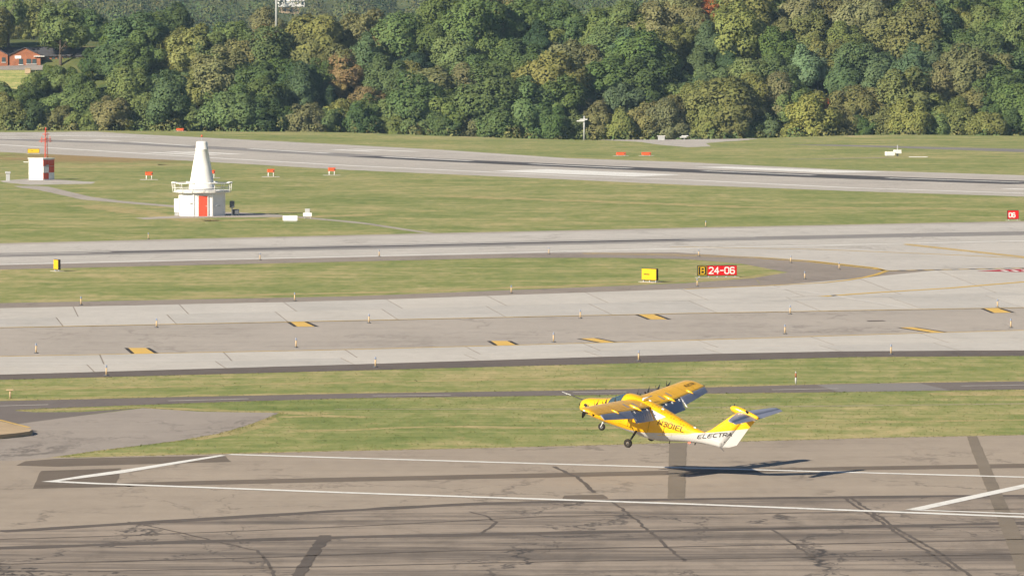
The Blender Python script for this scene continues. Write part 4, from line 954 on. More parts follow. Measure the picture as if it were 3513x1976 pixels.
# ------------------------------------------------------------------ airplane (local axes: x nose, y left wing, z up)
al, pt, rl = math.radians(27), math.radians(16), math.radians(4)
Fv = Vector((-math.cos(al)*math.cos(pt), math.sin(al)*math.cos(pt), math.sin(pt)))
L0 = Vector((-math.sin(al), -math.cos(al), 0)); U0 = Fv.cross(L0)
Lv = L0*math.cos(rl) - U0*math.sin(rl); Uv = Fv.cross(Lv)
PL = empty('airplane', label='yellow and white propeller airplane N301EL climbing above its own shadow', category='airplane')
PL.matrix_world = Matrix(((Fv.x, Lv.x, Uv.x, 5.75), (Fv.y, Lv.y, Uv.y, 271.0), (Fv.z, Lv.z, Uv.z, 3.75), (0, 0, 0, 1)))

def hermite(xs_, ys_, q):
    xs_, ys_ = np.array(xs_, float), np.array(ys_, float)
    o = np.argsort(xs_); xs_, ys_ = xs_[o], ys_[o]
    m = np.gradient(ys_, xs_); q = np.clip(q, xs_[0], xs_[-1])
    i = np.clip(np.searchsorted(xs_, q)-1, 0, len(xs_)-2); h_ = xs_[i+1]-xs_[i]; t_ = (q-xs_[i])/h_
    return float((2*t_**3-3*t_**2+1)*ys_[i] + (t_**3-2*t_**2+t_)*h_*m[i] + (-2*t_**3+3*t_**2)*ys_[i+1] + (t_**3-t_**2)*h_*m[i+1])
ST = [(2.70, -1.45, -1.33, .05), (2.64, -1.57, -1.20, .20), (2.45, -1.67, -1.04, .36), (2.05, -1.73, -.90, .47), (1.6, -1.76, -.76, .55), (1.14, -1.785, -.57, .60),
      (.80, -1.80, -.34, .62), (.50, -1.81, -.17, .62), (.20, -1.82, -.115, .61), (-.4, -1.83, -.15, .60), (-.95, -1.84, -.215, .585), (-1.43, -1.80, -.30, .55), (-2.0, -1.66, -.41, .475),
      (-2.54, -1.50, -.525, .39), (-3.2, -1.335, -.665, .285), (-3.75, -1.225, -.72, .205), (-4.2, -1.17, -.78, .14), (-4.6, -1.125, -.86, .075)]
SF = [s_[0] for s_ in ST]
def fus(f): return (hermite(SF, [s_[1] for s_ in ST], f), hermite(SF, [s_[2] for s_ in ST], f), max(.03, hermite(SF, [s_[3] for s_ in ST], f)))
NE = 2.45
def fus_l(f, u):
    b, t_, w_ = fus(f); c, h_ = (b+t_)/2, (t_-b)/2; k = min(1, abs(u-c)/h_)
    return w_*max(0.0, 1-k**NE)**(1/NE)
def HINGE(u): return float(np.interp(u, [-1.13, .62], [-4.62, -5.46]))
def LEADE(u): return float(np.interp(u, [-1.15, -.80, -.70, -.52, .55, .62], [-4.0, -3.75, -3.66, -3.90, -4.84, -4.95]))
def fin_half(f, u):
    a, b = LEADE(u), HINGE(u); t_ = (f-a)/(b-a)
    if t_ <= 0: return 0.0
    if t_ >= 1: return .045*max(0, 1-(t_-1)*.9)
    return .085*(1.5*math.sqrt(t_)*(1-t_)*1.1) + .045*t_
def skin_l(f, u): return max(fus_l(f, u) if f > -4.6 else 0.0, fin_half(f, u) if u > -1.15 else 0.0)

# paint: yellow above, white below the sweeping trim line, brown honeycomb dots on the back
def paint_mat(name, trim=True, dots=None):
    t = NT(name); tc = t.n('ShaderNodeTexCoord'); sp = t.n('ShaderNodeSeparateXYZ'); t.l(tc.outputs['Object'], sp.inputs[0])
    x, y, z = sp.outputs
    n = t.noise(tc.outputs['Object'], 2.2, 4, .6)
    yel = t.ramp(n, [(.3, (.80, .43, .005)), (.7, (.86, .48, .008))])
    if dots == 'wing':
        vm = t.n('ShaderNodeMapping'); t.l(tc.outputs['Object'], vm.inputs[0]); vm.inputs['Scale'].default_value = (1, 1, .02)
        vo = t.n('ShaderNodeTexVoronoi'); t.l(vm.outputs[0], vo.inputs['Vector']); vo.inputs['Scale'].default_value = 7.5; vo.inputs['Randomness'].default_value = .25
        k = t.math('SUBTRACT', 1.0, t.sstep(vo.outputs['Distance'], .27, .42))
        msk = t.math('MULTIPLY', t.sstep(y, .3, 3.2), t.math('SUBTRACT', 1.0, t.sstep(x, -.75, .05)))
        msk2 = t.math('MULTIPLY', t.math('SUBTRACT', 1.0, t.sstep(y, -3.8, -.4)), .0)
        yel = t.mix(t.math('MULTIPLY', k, t.math('MULTIPLY', msk, .8)), yel, (.36, .14, .015))
    if dots == 'body':
        vo = t.n('ShaderNodeTexVoronoi'); t.l(tc.outputs['Object'], vo.inputs['Vector']); vo.inputs['Scale'].default_value = 7.5; vo.inputs['Randomness'].default_value = .2
        k = t.math('SUBTRACT', 1.0, t.sstep(vo.outputs['Distance'], .24, .38))
        top = t.math('ADD', z, t.math('MULTIPLY', t.math('ADD', x, .5), -.215))    # follows the sloping back
        msk = t.math('MULTIPLY', t.sstep(top, -.52, -.20), t.math('SUBTRACT', 1.0, t.sstep(x, -1.2, -.1)))
        msk = t.math('MULTIPLY', msk, t.sstep(x, -3.4, -2.6))
        yel = t.mix(t.math('MULTIPLY', k, t.math('MULTIPLY', msk, .8)), yel, (.34, .12, .015))
    col = yel
    if trim:
        P_ = [(-6.2, .27), (-5.7, .12), (-3.95, -.62), (-3.5, -.76), (-2.8, -.99), (-1.6, -1.33), (-.8, -1.56), (0, -1.68), (1.2, -1.735), (2.7, -1.70)]
        acc = None; prev = 0.0
        base_ = P_[0][1]
        for i in range(len(P_)-1):
            sl_ = (P_[i+1][1]-P_[i][1])/(P_[i+1][0]-P_[i][0])
            term = t.math('MULTIPLY', t.math('MAXIMUM', t.math('SUBTRACT', x, P_[i][0]), 0.0), sl_-prev); prev = sl_
            acc = term if acc is None else t.math('ADD', acc, term)
        d = t.math('SUBTRACT', t.math('SUBTRACT', z, base_), acc)
        wht = (.49, .485, .475)
        m0 = t.sstep(d, -.012, .012)
        # thin yellow pinstripe below the trim line, fading into it at the tail
        col = t.mix(m0, wht, yel)
        stripe = t.math('MULTIPLY', t.math('SUBTRACT', 1.0, t.sstep(t.math('ABSOLUTE', t.math('ADD', d, t.math('MULTIPLY_ADD', x, .055, .19))), .008, .018)), t.math('MULTIPLY', t.sstep(x, -3.2, -3.0), t.math('SUBTRACT', 1.0, t.sstep(x, -1.7, -1.5))))
        col = t.mix(stripe, col, (.82, .5, .01))
        # white flash behind the wing root: a triangle
        tri = [(-.98, -.40), (-1.76, -.53), (-1.36, -.80)]; fl = None
        for i in range(3):
            (xa, za), (xb, zb) = tri[i], tri[(i+1) % 3]; L_ = math.hypot(xb-xa, zb-za); nx, nz_ = -(zb-za)/L_, (xb-xa)/L_
            xc, zc = tri[(i+2) % 3]
            if (xc-xa)*nx + (zc-za)*nz_ < 0: nx, nz_ = -nx, -nz_
            dd = t.math('ADD', t.math('MULTIPLY', t.math('SUBTRACT', x, xa), nx), t.math('MULTIPLY', t.math('SUBTRACT', z, za), nz_))
            k_ = t.sstep(dd, -.008, .008); fl = k_ if fl is None else t.math('MULTIPLY', fl, k_)
        col = t.mix(fl, col, (.70, .69, .67))
    t.bsdf(col, .30, .45, Coat_Weight=.35, Coat_Roughness=.12); return t.m
M['livery'] = paint_mat('livery_paint', True, 'body'); M['livery_fin'] = paint_mat('fin_paint', True)
M['wingpaint'] = paint_mat('wing_paint', False, 'wing'); M['yellow'] = paint_mat('yellow_paint', False)
M['slate'] = m_plain('slate_blue_paint', (.235, .255, .335), .33, .5, var=.08, scale=1.5)
M['slate2'] = m_plain('flap_blue_paint', (.175, .205, .29), .30, .5, var=.08, scale=1.5)
M['ink'] = m_plain('dark_lettering', (.014, .007, .007), .4, .4, var=.02)
M['seam'] = m_plain('panel_gap', (.22, .11, .01), .6, .2)
M['canopy'] = m_plain('canopy_glass', (.05, .085, .11), .06, .7, var=.02)

# fuselage
rings = []; NR = 80
for f in np.concatenate([np.linspace(2.70, 2.4, 7), np.linspace(2.3, -4.6, 62)]):
    b, t_, w_ = fus(f); c, h_ = (b+t_)/2, (t_-b)/2; r = []
    for j in range(NR):
        a = 2*math.pi*j/NR; cx_, cz_ = math.cos(a), math.sin(a)
        r.append((f, w_*math.copysign(abs(cx_)**(2/NE), cx_), c+h_*math.copysign(abs(cz_)**(2/NE), cz_)))
    rings.append(r)
body = loft('fuselage', rings, M['livery'], PL, True)
def patch(name, fu, mat, parent, off=.008, nf=8, nu=6, side=1):
    """conforming patch: fu = four corners (f, u) on one side of the body"""
    vs_, fs = [], []
    for i in range(nf+1):
        for j in range(nu+1):
            a, b = i/nf, j/nu
            f = (fu[0][0]*(1-a)+fu[1][0]*a)*(1-b) + (fu[3][0]*(1-a)+fu[2][0]*a)*b
            u = (fu[0][1]*(1-a)+fu[1][1]*a)*(1-b) + (fu[3][1]*(1-a)+fu[2][1]*a)*b
            vs_.append((f, side*(skin_l(f, u)+off), u))
    for i in range(nf):
        for j in range(nu): c = i*(nu+1)+j; fs.append((c, c+nu+1, c+nu+2, c+1))
    return link(name, pyd(name, vs_, fs, True), mat, parent)
# windscreen wraps over the front of the roof
vs_, fs = [], []
for i in range(9):
    f = 1.16 - .64*i/8; b, t_, w_ = fus(f); c, h_ = (b+t_)/2, (t_-b)/2
    for j in range(15):
        a = math.radians(28 + 124*j/14); cx_, cz_ = math.cos(a), math.sin(a)
        vs_.append((f+.006, (w_+.008)*math.copysign(abs(cx_)**(2/NE), cx_), c+(h_+.010)*abs(cz_)**(2/NE)))
for i in range(8):
    for j in range(14): a = i*15+j; fs.append((a, a+15, a+16, a+1))
link('windscreen', pyd('windscreen', vs_, fs, True), M['canopy'], PL)
for sd in (1, -1):
    patch('side_window', [(.95, -.92), (.15, -.92), (.10, -.52), (.66, -.50)], M['canopy'], PL, .007, side=sd)
    dr = patch('cabin_door', [(-.15, -1.48), (-1.02, -1.40), (-.98, -.62), (-.12, -.66)], M['livery'], PL, .012, side=sd)
    patch('door_handle', [(-.62, -1.00), (-.66, -1.00), (-.66, -.92), (-.62, -.92)], M['black'], dr, .02, 1, 1, side=sd)
    patch('access_panel', [(-1.95, -1.40), (-2.25, -1.36), (-2.25, -1.16), (-1.95, -1.20)], M['livery'], PL, .008, side=sd)
for yv, zv, rv in ((.14, -1.36, .085), (-.14, -1.36, .085)):
    cyl_obj('intake', (2.60, yv, zv), (2.665, yv, zv), rv, rv, M['black'], PL, 14)
patch('nose_vent', [(2.35, -1.30), (2.15, -1.28), (2.15, -1.16), (2.35, -1.20)], M['black'], PL, .008)

# wing
DIH = .2/4.7
def uw(l): return -.315 + DIH*abs(l)
WS = [(0, .05), (.1, .077), (.25, .105), (.45, .108), (.65, .085), (.85, .05), (1.0, .022)]      # upper surface
WB = [(1.0, .008), (.85, -.005), (.65, -.022), (.45, -.045), (.25, -.058), (.1, -.05), (.03, -.025)]
def wsec(l, cs=1.0, th=1.0, du=0.0):
    le = .21 if abs(l) < 5.2 else .21-(abs(l)-5.2)*.5
    te = -.93 + max(0, abs(l)-2.6)*.055
    ch = (le-te)*cs; u0 = uw(l) - .055 + du
    return [(le - c*ch, l, u0 + t_*1.15*th) for c, t_ in WS+WB]
rings = []
for l, cs, th, du in [(-5.50, .93, .15, .03), (-5.44, .97, .55, .015), (-5.34, 1, .85, .0)] + [(q, 1, 1, 0) for q in np.linspace(-5.2, 5.2, 29)] + [(5.34, 1, .85, .0), (5.44, .97, .55, .015), (5.50, .93, .15, .03)]:
    rings.append(wsec(l, cs, th, du))
wing = loft('wing', rings, M['wingpaint'], PL, True)
def wing_top(f, l):
    le = .21; te = -.93 + max(0, abs(l)-2.6)*.055; c = (le-f)/(le-te)
    return uw(l) - .055 + float(np.interp(c, [q[0] for q in WS], [q[1] for q in WS]))*1.15
def panel_surface(name, l0, l1, f0, u_off, ch0, ch1, ang, mat, ribs=0, thick=.05):
    """hinged trailing surface from l0 to l1, drooped by ang degrees"""
    a = math.radians(ang); rg = []
    n = max(6, ribs*2)
    for i in range(n+1):
        l = l0+(l1-l0)*i/n; te = (-.93 + max(0, abs(l)-2.6)*.055) + f0; ch = ch0+(ch1-ch0)*i/n
        z0 = uw(l) - .055 + u_off; bump = (.010 if (ribs and i % 2) else 0)
        sec = [(0, .02), (.12, .032), (.45, .026+bump), (1.0, .004), (1.0, -.004), (.5, -.02), (.12, -.03), (0, -.02)]
        rg.append([(te - (c*ch)*math.cos(a) - t_*math.sin(a)*thick/.05*1.0, l, z0 - (c*ch)*math.sin(a) + t_*math.cos(a)*thick/.05) for c, t_ in sec])
    return loft(name, rg, mat, PL, False)
for sd in (1, -1):
    fl = panel_surface('flap', sd*.70, sd*2.50, -.045, -.02, .58, .56, 47, M['slate2'], 8 if sd > 0 else 0)
    panel_surface('aileron', sd*2.58, sd*5.22, .0, .028, .44, .30, 33, M['slate'], 0)
    bm = bmesh.new(); bcyl(bm, (-.955, sd*.66, uw(.7)-.06), (-.955, sd*2.52, uw(2.5)-.06), .038, .038, 8)
    link('flap_rail', bm_mesh(bm, 'flap_rail'), M['black'], PL)
    for l in (.95, 1.55, 2.25):
        bm = bmesh.new(); bcyl(bm, (-.90, sd*l, uw(l)-.03), (-1.10, sd*l, uw(l)-.10), .014, .012, 6); bcyl(bm, (-1.02, sd*l, uw(l)-.04), (-1.05, sd*(l+.10), uw(l)-.03), .018, .012, 6)
        link('flap_bracket', bm_mesh(bm, 'flap_bracket'), M['white_g'], PL)
    # end plate between flap and aileron
    me = pyd('end_plate', [(-.93, sd*2.53, uw(2.5)+.0), (-1.38, sd*2.56, uw(2.5)-.34), (-1.33, sd*2.56, uw(2.5)-.36), (-.98, sd*2.53, uw(2.5)-.10), (-.93, sd*2.57, uw(2.5)+.0), (-1.38, sd*2.58, uw(2.5)-.34), (-1.33, sd*2.58, uw(2.5)-.36), (-.98, sd*2.57, uw(2.5)-.10)],
             [(0, 1, 2, 3), (7, 6, 5, 4), (0, 4, 5, 1), (1, 5, 6, 2), (2, 6, 7, 3), (3, 7, 4, 0)])
    link('end_plate', me, M['white_g'], PL)
    def spindle(name, a, b, r, mat, flat=1.0, n=12, m=9):
        a, b = Vector(a), Vector(b); d = b-a; q = d.to_track_quat('X', 'Z').to_matrix(); rg = []
        for i in range(m+1):
            t_ = i/m; rr_ = r*(math.sin(math.pi*min(1, t_*.93+.035))**.75); rg.append([tuple(a+d*t_+q @ Vector((0, rr_*math.cos(2*math.pi*j/n), rr_*flat*math.sin(2*math.pi*j/n)))) for j in range(n)])
        return loft(name, rg, mat, PL, True)
    for l, f0, ln, r in ((1.72, -.46, .66, .075), (3.75, -.58, .42, .05)):
        spindle('hinge_fairing', (f0, sd*l, wing_top(f0, l)+.0), (f0-ln, sd*l, uw(l)-.03), r, M['yellow'])
    for l, f in ((1.35, -.55), (2.15, -.50)):
        vs_ = [];
        for df, dl in ((.17, -.06), (.17, .06), (-.17, .06), (-.17, -.06)): vs_.append((f+df, sd*l+dl, wing_top(f+df, l)+.010))
        link('wing_vent', pyd('wing_vent', vs_, [(0, 1, 2, 3)] if sd > 0 else [(0, 1, 2, 3)]), M['slate'], PL)
    cyl_obj('tip_light', (-.05, sd*5.47, uw(5.4)-.02), (-.15, sd*5.52, uw(5.4)-.02), .04, .025, M['white_g'], PL, 8)
    # motor pods and propellers, at rest
    for ip, l in enumerate((1.15, 2.15, 3.12, 4.08)):
        nz = uw(l)-.27
        rg = []
        for f, r in ((.50, .045), (.47, .075), (.40, .09), (.20, .10), (0, .095), (-.35, .06), (-.52, .02)):
            rg.append([(f, sd*l + r*math.cos(2*math.pi*j/12), nz + (.02 if f < .2 else 0) + r*math.sin(2*math.pi*j/12)) for j in range(12)])
        pod = loft('motor_pod', rg, M['yellow'], PL, True)
        vs_, fs = [], []; ph = .35*ip + (.2 if sd > 0 else 0)
        for k in range(5):
            a = ph + 2*math.pi*k/5
            er = Vector((0, math.cos(a), math.sin(a))); et = Vector((0, -math.sin(a), math.cos(a))); ex = Vector((1, 0, 0))
            st = len(vs_)
            for i in range(6):
                r = .05+.37*i/5; cw = (.045, .085, .09, .082, .066, .03)[i]; tw_ = math.radians(62-40*i/5)
                ax = (et*math.cos(tw_) + ex*math.sin(tw_)); nn = ax.cross(er)*.006
                c0 = Vector((.52, sd*l, nz)) + er*r
                for p in (c0-ax*cw+nn*.2, c0+nn, c0+ax*cw, c0-nn): vs_.append(tuple(p))
            for i in range(5):
                for j in range(4): fs.append((st+i*4+j, st+i*4+(j+1) % 4, st+(i+1)*4+(j+1) % 4, st+(i+1)*4+j))
            fs.append((st+20, st+21, st+22, st+23))
        pr = link('propeller', pyd('propeller', vs_, fs), M['black'], pod)
        cyl_obj('spinner', (.50, sd*l, nz), (.62, sd*l, nz), .06, .012, M['dgrey'], pod, 12)

# tail
def lofted_surface(name, secs, mat, smooth=True): return loft(name, secs, mat, PL, smooth)
rg = []
for u in list(np.linspace(-1.13, -.3, 24)) + [-.2, -.1, 0, .12, .25, .45, .62]:
    a, b = LEADE(u), HINGE(u); up_ = [(a+(b-a)*t_, u) for t_ in (0.0, .02, .06, .15, .3, .5, .75, 1.0)]
    rg.append([(f, fin_half(f, u_)+.0005, u_) for f, u_ in up_] + [(f, -fin_half(f, u_)-.0005, u_) for f, u_ in reversed(up_)])
lofted_surface('fin', rg, M['livery_fin'])
rg = []
for u, te, hb in ((.60, -5.95, 0), (.36, -5.83, 0), (.11, -5.69, 0), (-.3, -5.52, 0), (-.80, -5.31, 0), (-1.0, -4.98, 0), (-1.11, -4.68, 0)):
    a = HINGE(u) - .018
    rg.append([(a, .043, u), ((a+te)/2, .028, u), (te, .005, u), (te, -.005, u), ((a+te)/2, -.028, u), (a, -.043, u)])
lofted_surface('rudder', rg, M['livery_fin'], False)
for u0, u1 in ((.26, .34), (-.86, -.78)):
    for sd in (1, -1): patch('hinge_cover', [(HINGE(u0)+.07, u0), (HINGE(u0)+.04, u0), (HINGE(u1)+.04, u1), (HINGE(u1)+.07, u1)], M['black'], PL, .004, 1, 1, sd)
def us(l): return .70 + .04*abs(l)
def stab_le(l): return -5.0 - .26*abs(l)
def stab_h(l): return -5.70 - .09*abs(l)
def stab_te(l): return -6.04 - .02*abs(l)
rg = []
for l in (-2.46, -2.42, -2.2, -1.5, -.8, 0, .8, 1.5, 2.2, 2.42, 2.46):
    a, b = stab_le(l), stab_h(l); th = (.05-.008*abs(l))*(1 if abs(l) < 2.45 else .3); k = .0 if abs(l) < 2.4 else .08
    rg.append([(a-k, l, us(l)), (a+(b-a)*.15-k, l, us(l)+th*.8), (a+(b-a)*.5, l, us(l)+th), (b, l, us(l)+th*.55), (b, l, us(l)-th*.55), (a+(b-a)*.5, l, us(l)-th), (a+(b-a)*.15-k, l, us(l)-th*.8)])
lofted_surface('stabilizer', rg, M['slate'])
for sd in (1, -1):
    rg = []
    for l in (.10, .8, 1.5, 2.2, 2.44):
        a, b = stab_h(l)-.014, stab_te(l); th = (.05-.008*l)*.5; dz = -.03
        rg.append([(a, sd*l, us(l)+th), (b, sd*l, us(l)+.004+dz), (b, sd*l, us(l)-.004+dz), (a, sd*l, us(l)-th)])
    lofted_surface('elevator', rg, M['slate'], False)
    for l in (.5, 1.9): cyl_obj('static_wick', (stab_te(l), sd*l, us(l)-.03), (stab_te(l)-.12, sd*l, us(l)-.035), .006, .004, M['white_g'], PL, 5)
rg = []
for f, r in ((-4.60, .02), (-4.63, .075), (-4.72, .13), (-4.95, .175), (-5.3, .165), (-5.7, .12), (-5.96, .085), (-6.04, .07)):
    uc = .76 - (f+5.0)*-.04
    rg.append([(f, r*.85*math.cos(2*math.pi*j/16), uc + r*math.sin(2*math.pi*j/16)) for j in range(16)])
lofted_surface('tail_bullet', rg, M['yellow'])
cyl_obj('tail_cutout', (-5.42, .10, .885), (-5.52, .13, .83), .05, .05, M['black'], PL, 10)
cyl_obj('tail_aerial', (-4.76, 0, .85), (-4.75, 0, 1.02), .025, .018, M['black'], PL, 6)
cyl_obj('tail_skid', (-4.5, 0, -1.12), (-4.78, 0, -1.25), .025, .012, M['dgrey'], PL, 6)

# undercarriage
def wheel(cx_, cy_, cz_, R, wd, rimmat):
    g = empty('wheel', (cx_, cy_, cz_), 0, PL)
    tm = torus_me('tyre', R-wd*.5, wd*.5, 28, 12, 1.0)
    o = link('tyre', tm, M['rubber'], g); o.rotation_euler = (math.pi/2, 0, 0)
    cyl_obj('rim', (0, -wd*.32, 0), (0, wd*.32, 0), R-wd*.62, R-wd*.62, M[rimmat], g, 20)
    cyl_obj('hub', (0, -wd*.45, 0), (0, wd*.45, 0), R*.2, R*.2, M['dgrey'], g, 12)
wheel(-.58, 1.18, -2.06, .205, .15, 'rimbrown' if 'rimbrown' in M else 'wood')
wheel(-.58, -1.18, -2.06, .205, .15, 'wood')
wheel(1.42, 0, -2.07, .175, .125, 'grey')
for sd in (1, -1):
    bm = bmesh.new(); bcyl(bm, (-.52, sd*.42, -1.55), (-.57, sd*1.06, -2.02), .062, .038, 8); bcyl(bm, (-.58, sd*.98, -2.06), (-.58, sd*1.2, -2.06), .03, .03, 8)
    link('main_gear_leg', bm_mesh(bm, 'main_gear_leg', True), M['black'], PL)
bm = bmesh.new(); bcyl(bm, (1.30, 0, -1.68), (1.38, 0, -1.86), .04, .035, 8); bcyl(bm, (1.38, .085, -1.84), (1.42, .085, -2.07), .022, .02, 8); bcyl(bm, (1.38, -.085, -1.84), (1.42, -.085, -2.07), .022, .02, 8); bbox(bm, (1.38, 0, -1.85), (.06, .2, .05)); bcyl(bm, (1.36, 0, -1.84), (1.12, 0, -1.83), .018, .014, 6)
link('nose_gear_leg', bm_mesh(bm, 'nose_gear_leg', True), M['white_g'], PL)
# air-data boom, aerials, lights
bm = bmesh.new(); bcyl(bm, (2.55, 0, -1.16), (3.28, 0, -1.14), .03, .024, 8); link('air_data_boom', bm_mesh(bm, 'air_data_boom'), M['black'], PL)
bm = bmesh.new(); bcyl(bm, (3.28, 0, -1.14), (3.76, 0, -1.13), .017, .010, 8); bbox(bm, (3.52, 0, -1.155), (.04, .008, .05)); link('boom_probe', bm_mesh(bm, 'boom_probe'), M['grey'], PL)
bm = bmesh.new(); bcyl(bm, (-.44, .30, -.17), (-.44, .30, -.09), .05, .04, 8); bcyl(bm, (-.44, .34, -.09), (-.50, -.40, -.02), .032, .020, 8)
link('roof_aerial', bm_mesh(bm, 'roof_aerial', True), M['white_g'], PL)
for f, l in ((-.62, -.05), (-1.42, .12), (-3.12, .02)):
    _b, t_, _w = fus(f); bm = bmesh.new(); bmesh.ops.create_uvsphere(bm, u_segments=12, v_segments=6, radius=1, matrix=Matrix.Translation((f, l, t_-.01)) @ Matrix.Diagonal((.085, .05, .045, 1)))
    link('dome_aerial', bm_mesh(bm, 'dome_aerial', True), M['white_g'], PL)
t = NT('beacon_glow'); em = t.n('ShaderNodeEmission'); em.inputs[0].default_value = (1, .06, .03, 1); em.inputs[1].default_value = 6; t.l(em.outputs[0], t.out.inputs[0])
fb = -3.02; b_, _t, _w = fus(fb); bm = bmesh.new(); bmesh.ops.create_uvsphere(bm, u_segments=10, v_segments=6, radius=.045, matrix=Matrix.Translation((fb, .04, b_-.01)))
link('belly_beacon', bm_mesh(bm, 'belly_beacon', True), t.m, PL, label='lit red belly beacon')
for f in (-2.05, -3.30):
    b_, _t, _w = fus(f); box_obj('belly_aerial', (f, 0, b_-.05), (.05, .012, .13), M['black'], PL)
# registration and name on both sides, name on the wing
for sd in (1, -1):
    f0, u0, f1, u1 = (-1.52, -.935, -2.80, -.945) if sd > 0 else (-2.80, -.945, -1.52, -.935)
    L_ = math.hypot(f1-f0, u1-u0); ux, uz = (f1-f0)/L_, (u1-u0)/L_
    def pl_(s_, v, k, f0=f0, u0=u0, ux=ux, uz=uz, sd=sd):
        sl_ = -.10*v*sd
        f = f0 + ux*s_ + sl_; u = u0 + uz*s_ + v; return (f, sd*(skin_l(f, u)+.014+k), u)
    lettering('registration_letters', 'N30IEL', pl_, .21, .032, M['ink'], PL, wide=1.36)
    f0, u0, f1, u1 = (-3.46, -1.03, -5.02, -.435) if sd > 0 else (-5.02, -.435, -3.46, -1.03)
    L_ = math.hypot(f1-f0, u1-u0); ux, uz = (f1-f0)/L_, (u1-u0)/L_
    def pl2(s_, v, k, f0=f0, u0=u0, ux=ux, uz=uz, sd=sd):
        f = f0 + ux*s_ - uz*v*.3; u = u0 + uz*s_ + ux*v*(-sd)*1.0; return (f, sd*(skin_l(f, u)+.022+k), u)
    lettering('name_letters', 'ELECTRA', pl2, .19, .030, M['ink'], PL, wide=1.52)
for sd in (1, -1):
    for l in (.75, 1.65, 2.55, 3.5, 4.45):                                # panel seams on the wing skin
        fs_ = [.10, -.05, -.25, -.45, -.65, -.80]; vs_ = []
        for f in fs_: vs_ += [(f, sd*l-.008, wing_top(f, l)+.006), (f, sd*l+.008, wing_top(f, l)+.006)]
        link('panel_seam', pyd('panel_seam', vs_, [(2*i, 2*i+1, 2*i+3, 2*i+2) for i in range(len(fs_)-1)]), M['seam'], wing)
    for f0_, f1_, ua, ub in ((.4, -1.1, -1.50, -1.50), (-1.12, -1.12, -1.45, -.62), (-1.85, -1.85, -1.35, -.75), (-.08, -.08, -1.5, -.62)):
        vs_ = []
        for i in range(13):
            f = f0_+(f1_-f0_)*i/12; u = ua+(ub-ua)*i/12; w2 = .008
            if abs(f1_-f0_) > .1: q = ((f, u-w2), (f, u+w2))
            else: q = ((f-w2, u), (f+w2, u))
            vs_ += [(a_, sd*(skin_l(a_, b_)+.014), b_) for a_, b_ in q]
        link('panel_seam', pyd('panel_seam', vs_, [(2*i, 2*i+1, 2*i+3, 2*i+2) for i in range(12)]), M['seam'], body)
def plw(s_, v, k):
    l = -4.05 - s_; f = -.42 + v; return (f, l, wing_top(f, l)+.010+k)
lettering('wing_letters', '!ELECTRA', plw, .155, .026, M['ink'], PL, wide=.95)

# ------------------------------------------------------------------ grass blades on the two nearest strips
def inside(poly, X, Y):
    r = np.zeros(len(X), bool); n = len(poly)
    for i in range(n):
        x0_, y0_ = poly[i]; x1_, y1_ = poly[(i+1) % n]
        c = ((y0_ > Y) != (y1_ > Y)) & (X < (x1_-x0_)*(Y-y0_)/(y1_-y0_+1e-12)+x0_); r ^= c
    return r
g1 = [(177, 1571), (279, 1571), (605, 1562), (792, 1558), (1200, 1548), (1755, 1536), (2291, 1522), (2574, 1515), (3012, 1503), (3700, 1490), (3700, 1334), (3513, 1336), (2872, 1345), (2420, 1350), (1849, 1358), (1200, 1366), (792, 1378), (396, 1392), (70, 1404), (51, 1409), (116, 1414), (279, 1413), (489, 1400), (699, 1412), (955, 1416), (945, 1422), (838, 1462), (745, 1487), (605, 1513), (326, 1547)]
g2 = S_B[:] + list(reversed(R_T))
V, Fc = [], []; nv = 0
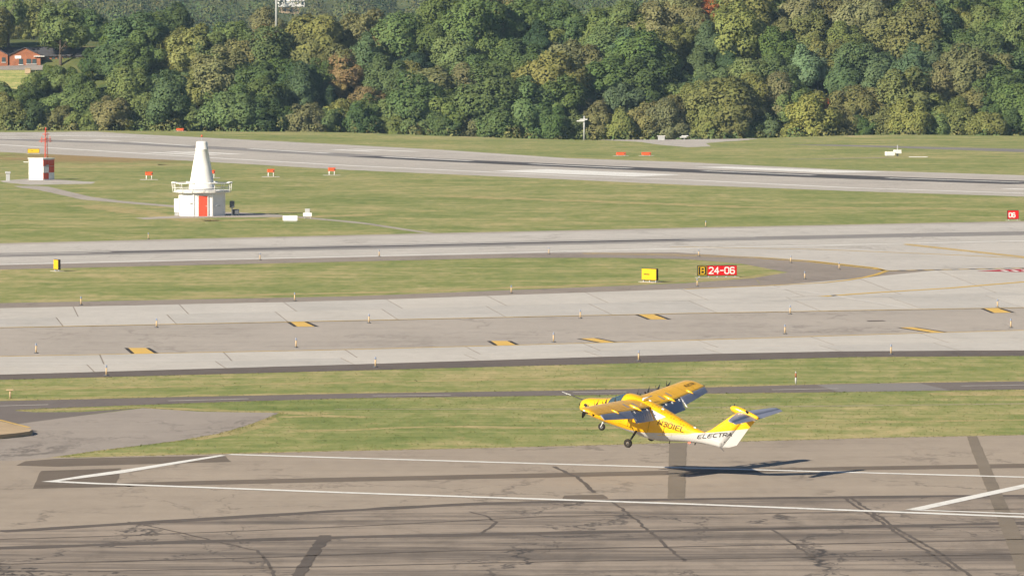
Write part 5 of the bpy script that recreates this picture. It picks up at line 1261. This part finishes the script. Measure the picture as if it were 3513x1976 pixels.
for gp, dens in ((g1, 30), (g2, 14)):
    wp = [G(*q) for q in gp]; xs_ = np.array(wp)
    x0_, x1_ = max(-31, xs_[:, 0].min()), min(34, xs_[:, 0].max()); y0_, y1_ = xs_[:, 1].min(), xs_[:, 1].max()
    n = int((x1_-x0_)*(y1_-y0_)*dens); X = RNG.uniform(x0_, x1_, n); Y = RNG.uniform(y0_, y1_, n)
    k = inside(wp, X, Y)
    ed = np.full(n, 99.0)
    for i in range(len(wp)):                       # thick along the ragged edges, thin elsewhere
        (ax, ay), (bx2, by2) = wp[i], wp[(i+1) % len(wp)]; tt = np.clip(((X-ax)*(bx2-ax)+(Y-ay)*(by2-ay))/max(1e-6, (bx2-ax)**2+(by2-ay)**2), 0, 1)
        ed = np.minimum(ed, np.hypot(X-ax-(bx2-ax)*tt, Y-ay-(by2-ay)*tt))
    k &= (ed < .5) | (RNG.random(n) < .10)
    X, Y = X[k], Y[k]; n = len(X)
    for _ in range(2):
        a = RNG.uniform(0, 2*math.pi, n); hh = RNG.uniform(.02, .06, n)*(1+1.0*(RNG.random(n) < .04)); wd = RNG.uniform(.012, .035, n)
        bx_, by_ = X+RNG.normal(0, .05, n), Y+RNG.normal(0, .05, n); lx, ly = RNG.normal(0, .04, n), RNG.normal(0, .04, n)
        V.append(np.stack([np.stack([bx_-wd*np.cos(a), by_-wd*np.sin(a), np.zeros(n)], 1), np.stack([bx_+wd*np.cos(a), by_+wd*np.sin(a), np.zeros(n)], 1), np.stack([bx_+lx, by_+ly, hh], 1)], 1).reshape(-1, 3))
V = np.concatenate(V); me = bpy.data.meshes.new('grass_blades')
me.from_pydata(V.tolist(), [], np.arange(len(V)).reshape(-1, 3).tolist()); me.update()
if False: me.normals_split_custom_set_from_vertices((np.array([[0, 0, 1.0]]) + RNG.normal(0, .12, (len(V)//3, 3)).repeat(3, 0)).tolist())
t = NT('grass_blade'); n = t.noise(t.coord((.3, .1, 1)), 2.0, 4, .6)
gc = t.ramp(n, [(.35, (.19, .225, .085)), (.5, (.27, .27, .115)), (.65, (.38, .33, .16))])
df = t.n('ShaderNodeBsdfDiffuse'); tr = t.n('ShaderNodeBsdfTranslucent'); mx_ = t.n('ShaderNodeMixShader'); mx_.inputs[0].default_value = .5
t.l(gc, df.inputs[0]); t.l(gc, tr.inputs[0]); t.l(df.outputs[0], mx_.inputs[1]); t.l(tr.outputs[0], mx_.inputs[2]); t.l(mx_.outputs[0], t.out.inputs[0])
link('grass_blades', me, t.m, kind='stuff', label='short grass blades of the two nearest strips')

# ------------------------------------------------------------------ haze
bm = bmesh.new(); bbox(bm, (0, 1700, 35), (7400, 4300, 120)); me = bm_mesh(bm, 'haze')
hz = bpy.data.materials.new('haze_air'); hz.use_nodes = True; hz.node_tree.nodes.clear()
pv = hz.node_tree.nodes.new('ShaderNodeVolumePrincipled'); po = hz.node_tree.nodes.new('ShaderNodeOutputMaterial')
pv.inputs['Color'].default_value = (.55, .78, 1.0, 1); pv.inputs['Density'].default_value = .00007; pv.inputs['Anisotropy'].default_value = .2
hz.node_tree.links.new(pv.outputs[0], po.inputs['Volume'])
link('haze', me, hz, kind='stuff', label='thin bluish haze over the airfield and hills')
print('TREES', ntree, 'OBJECTS', len(bpy.data.objects))
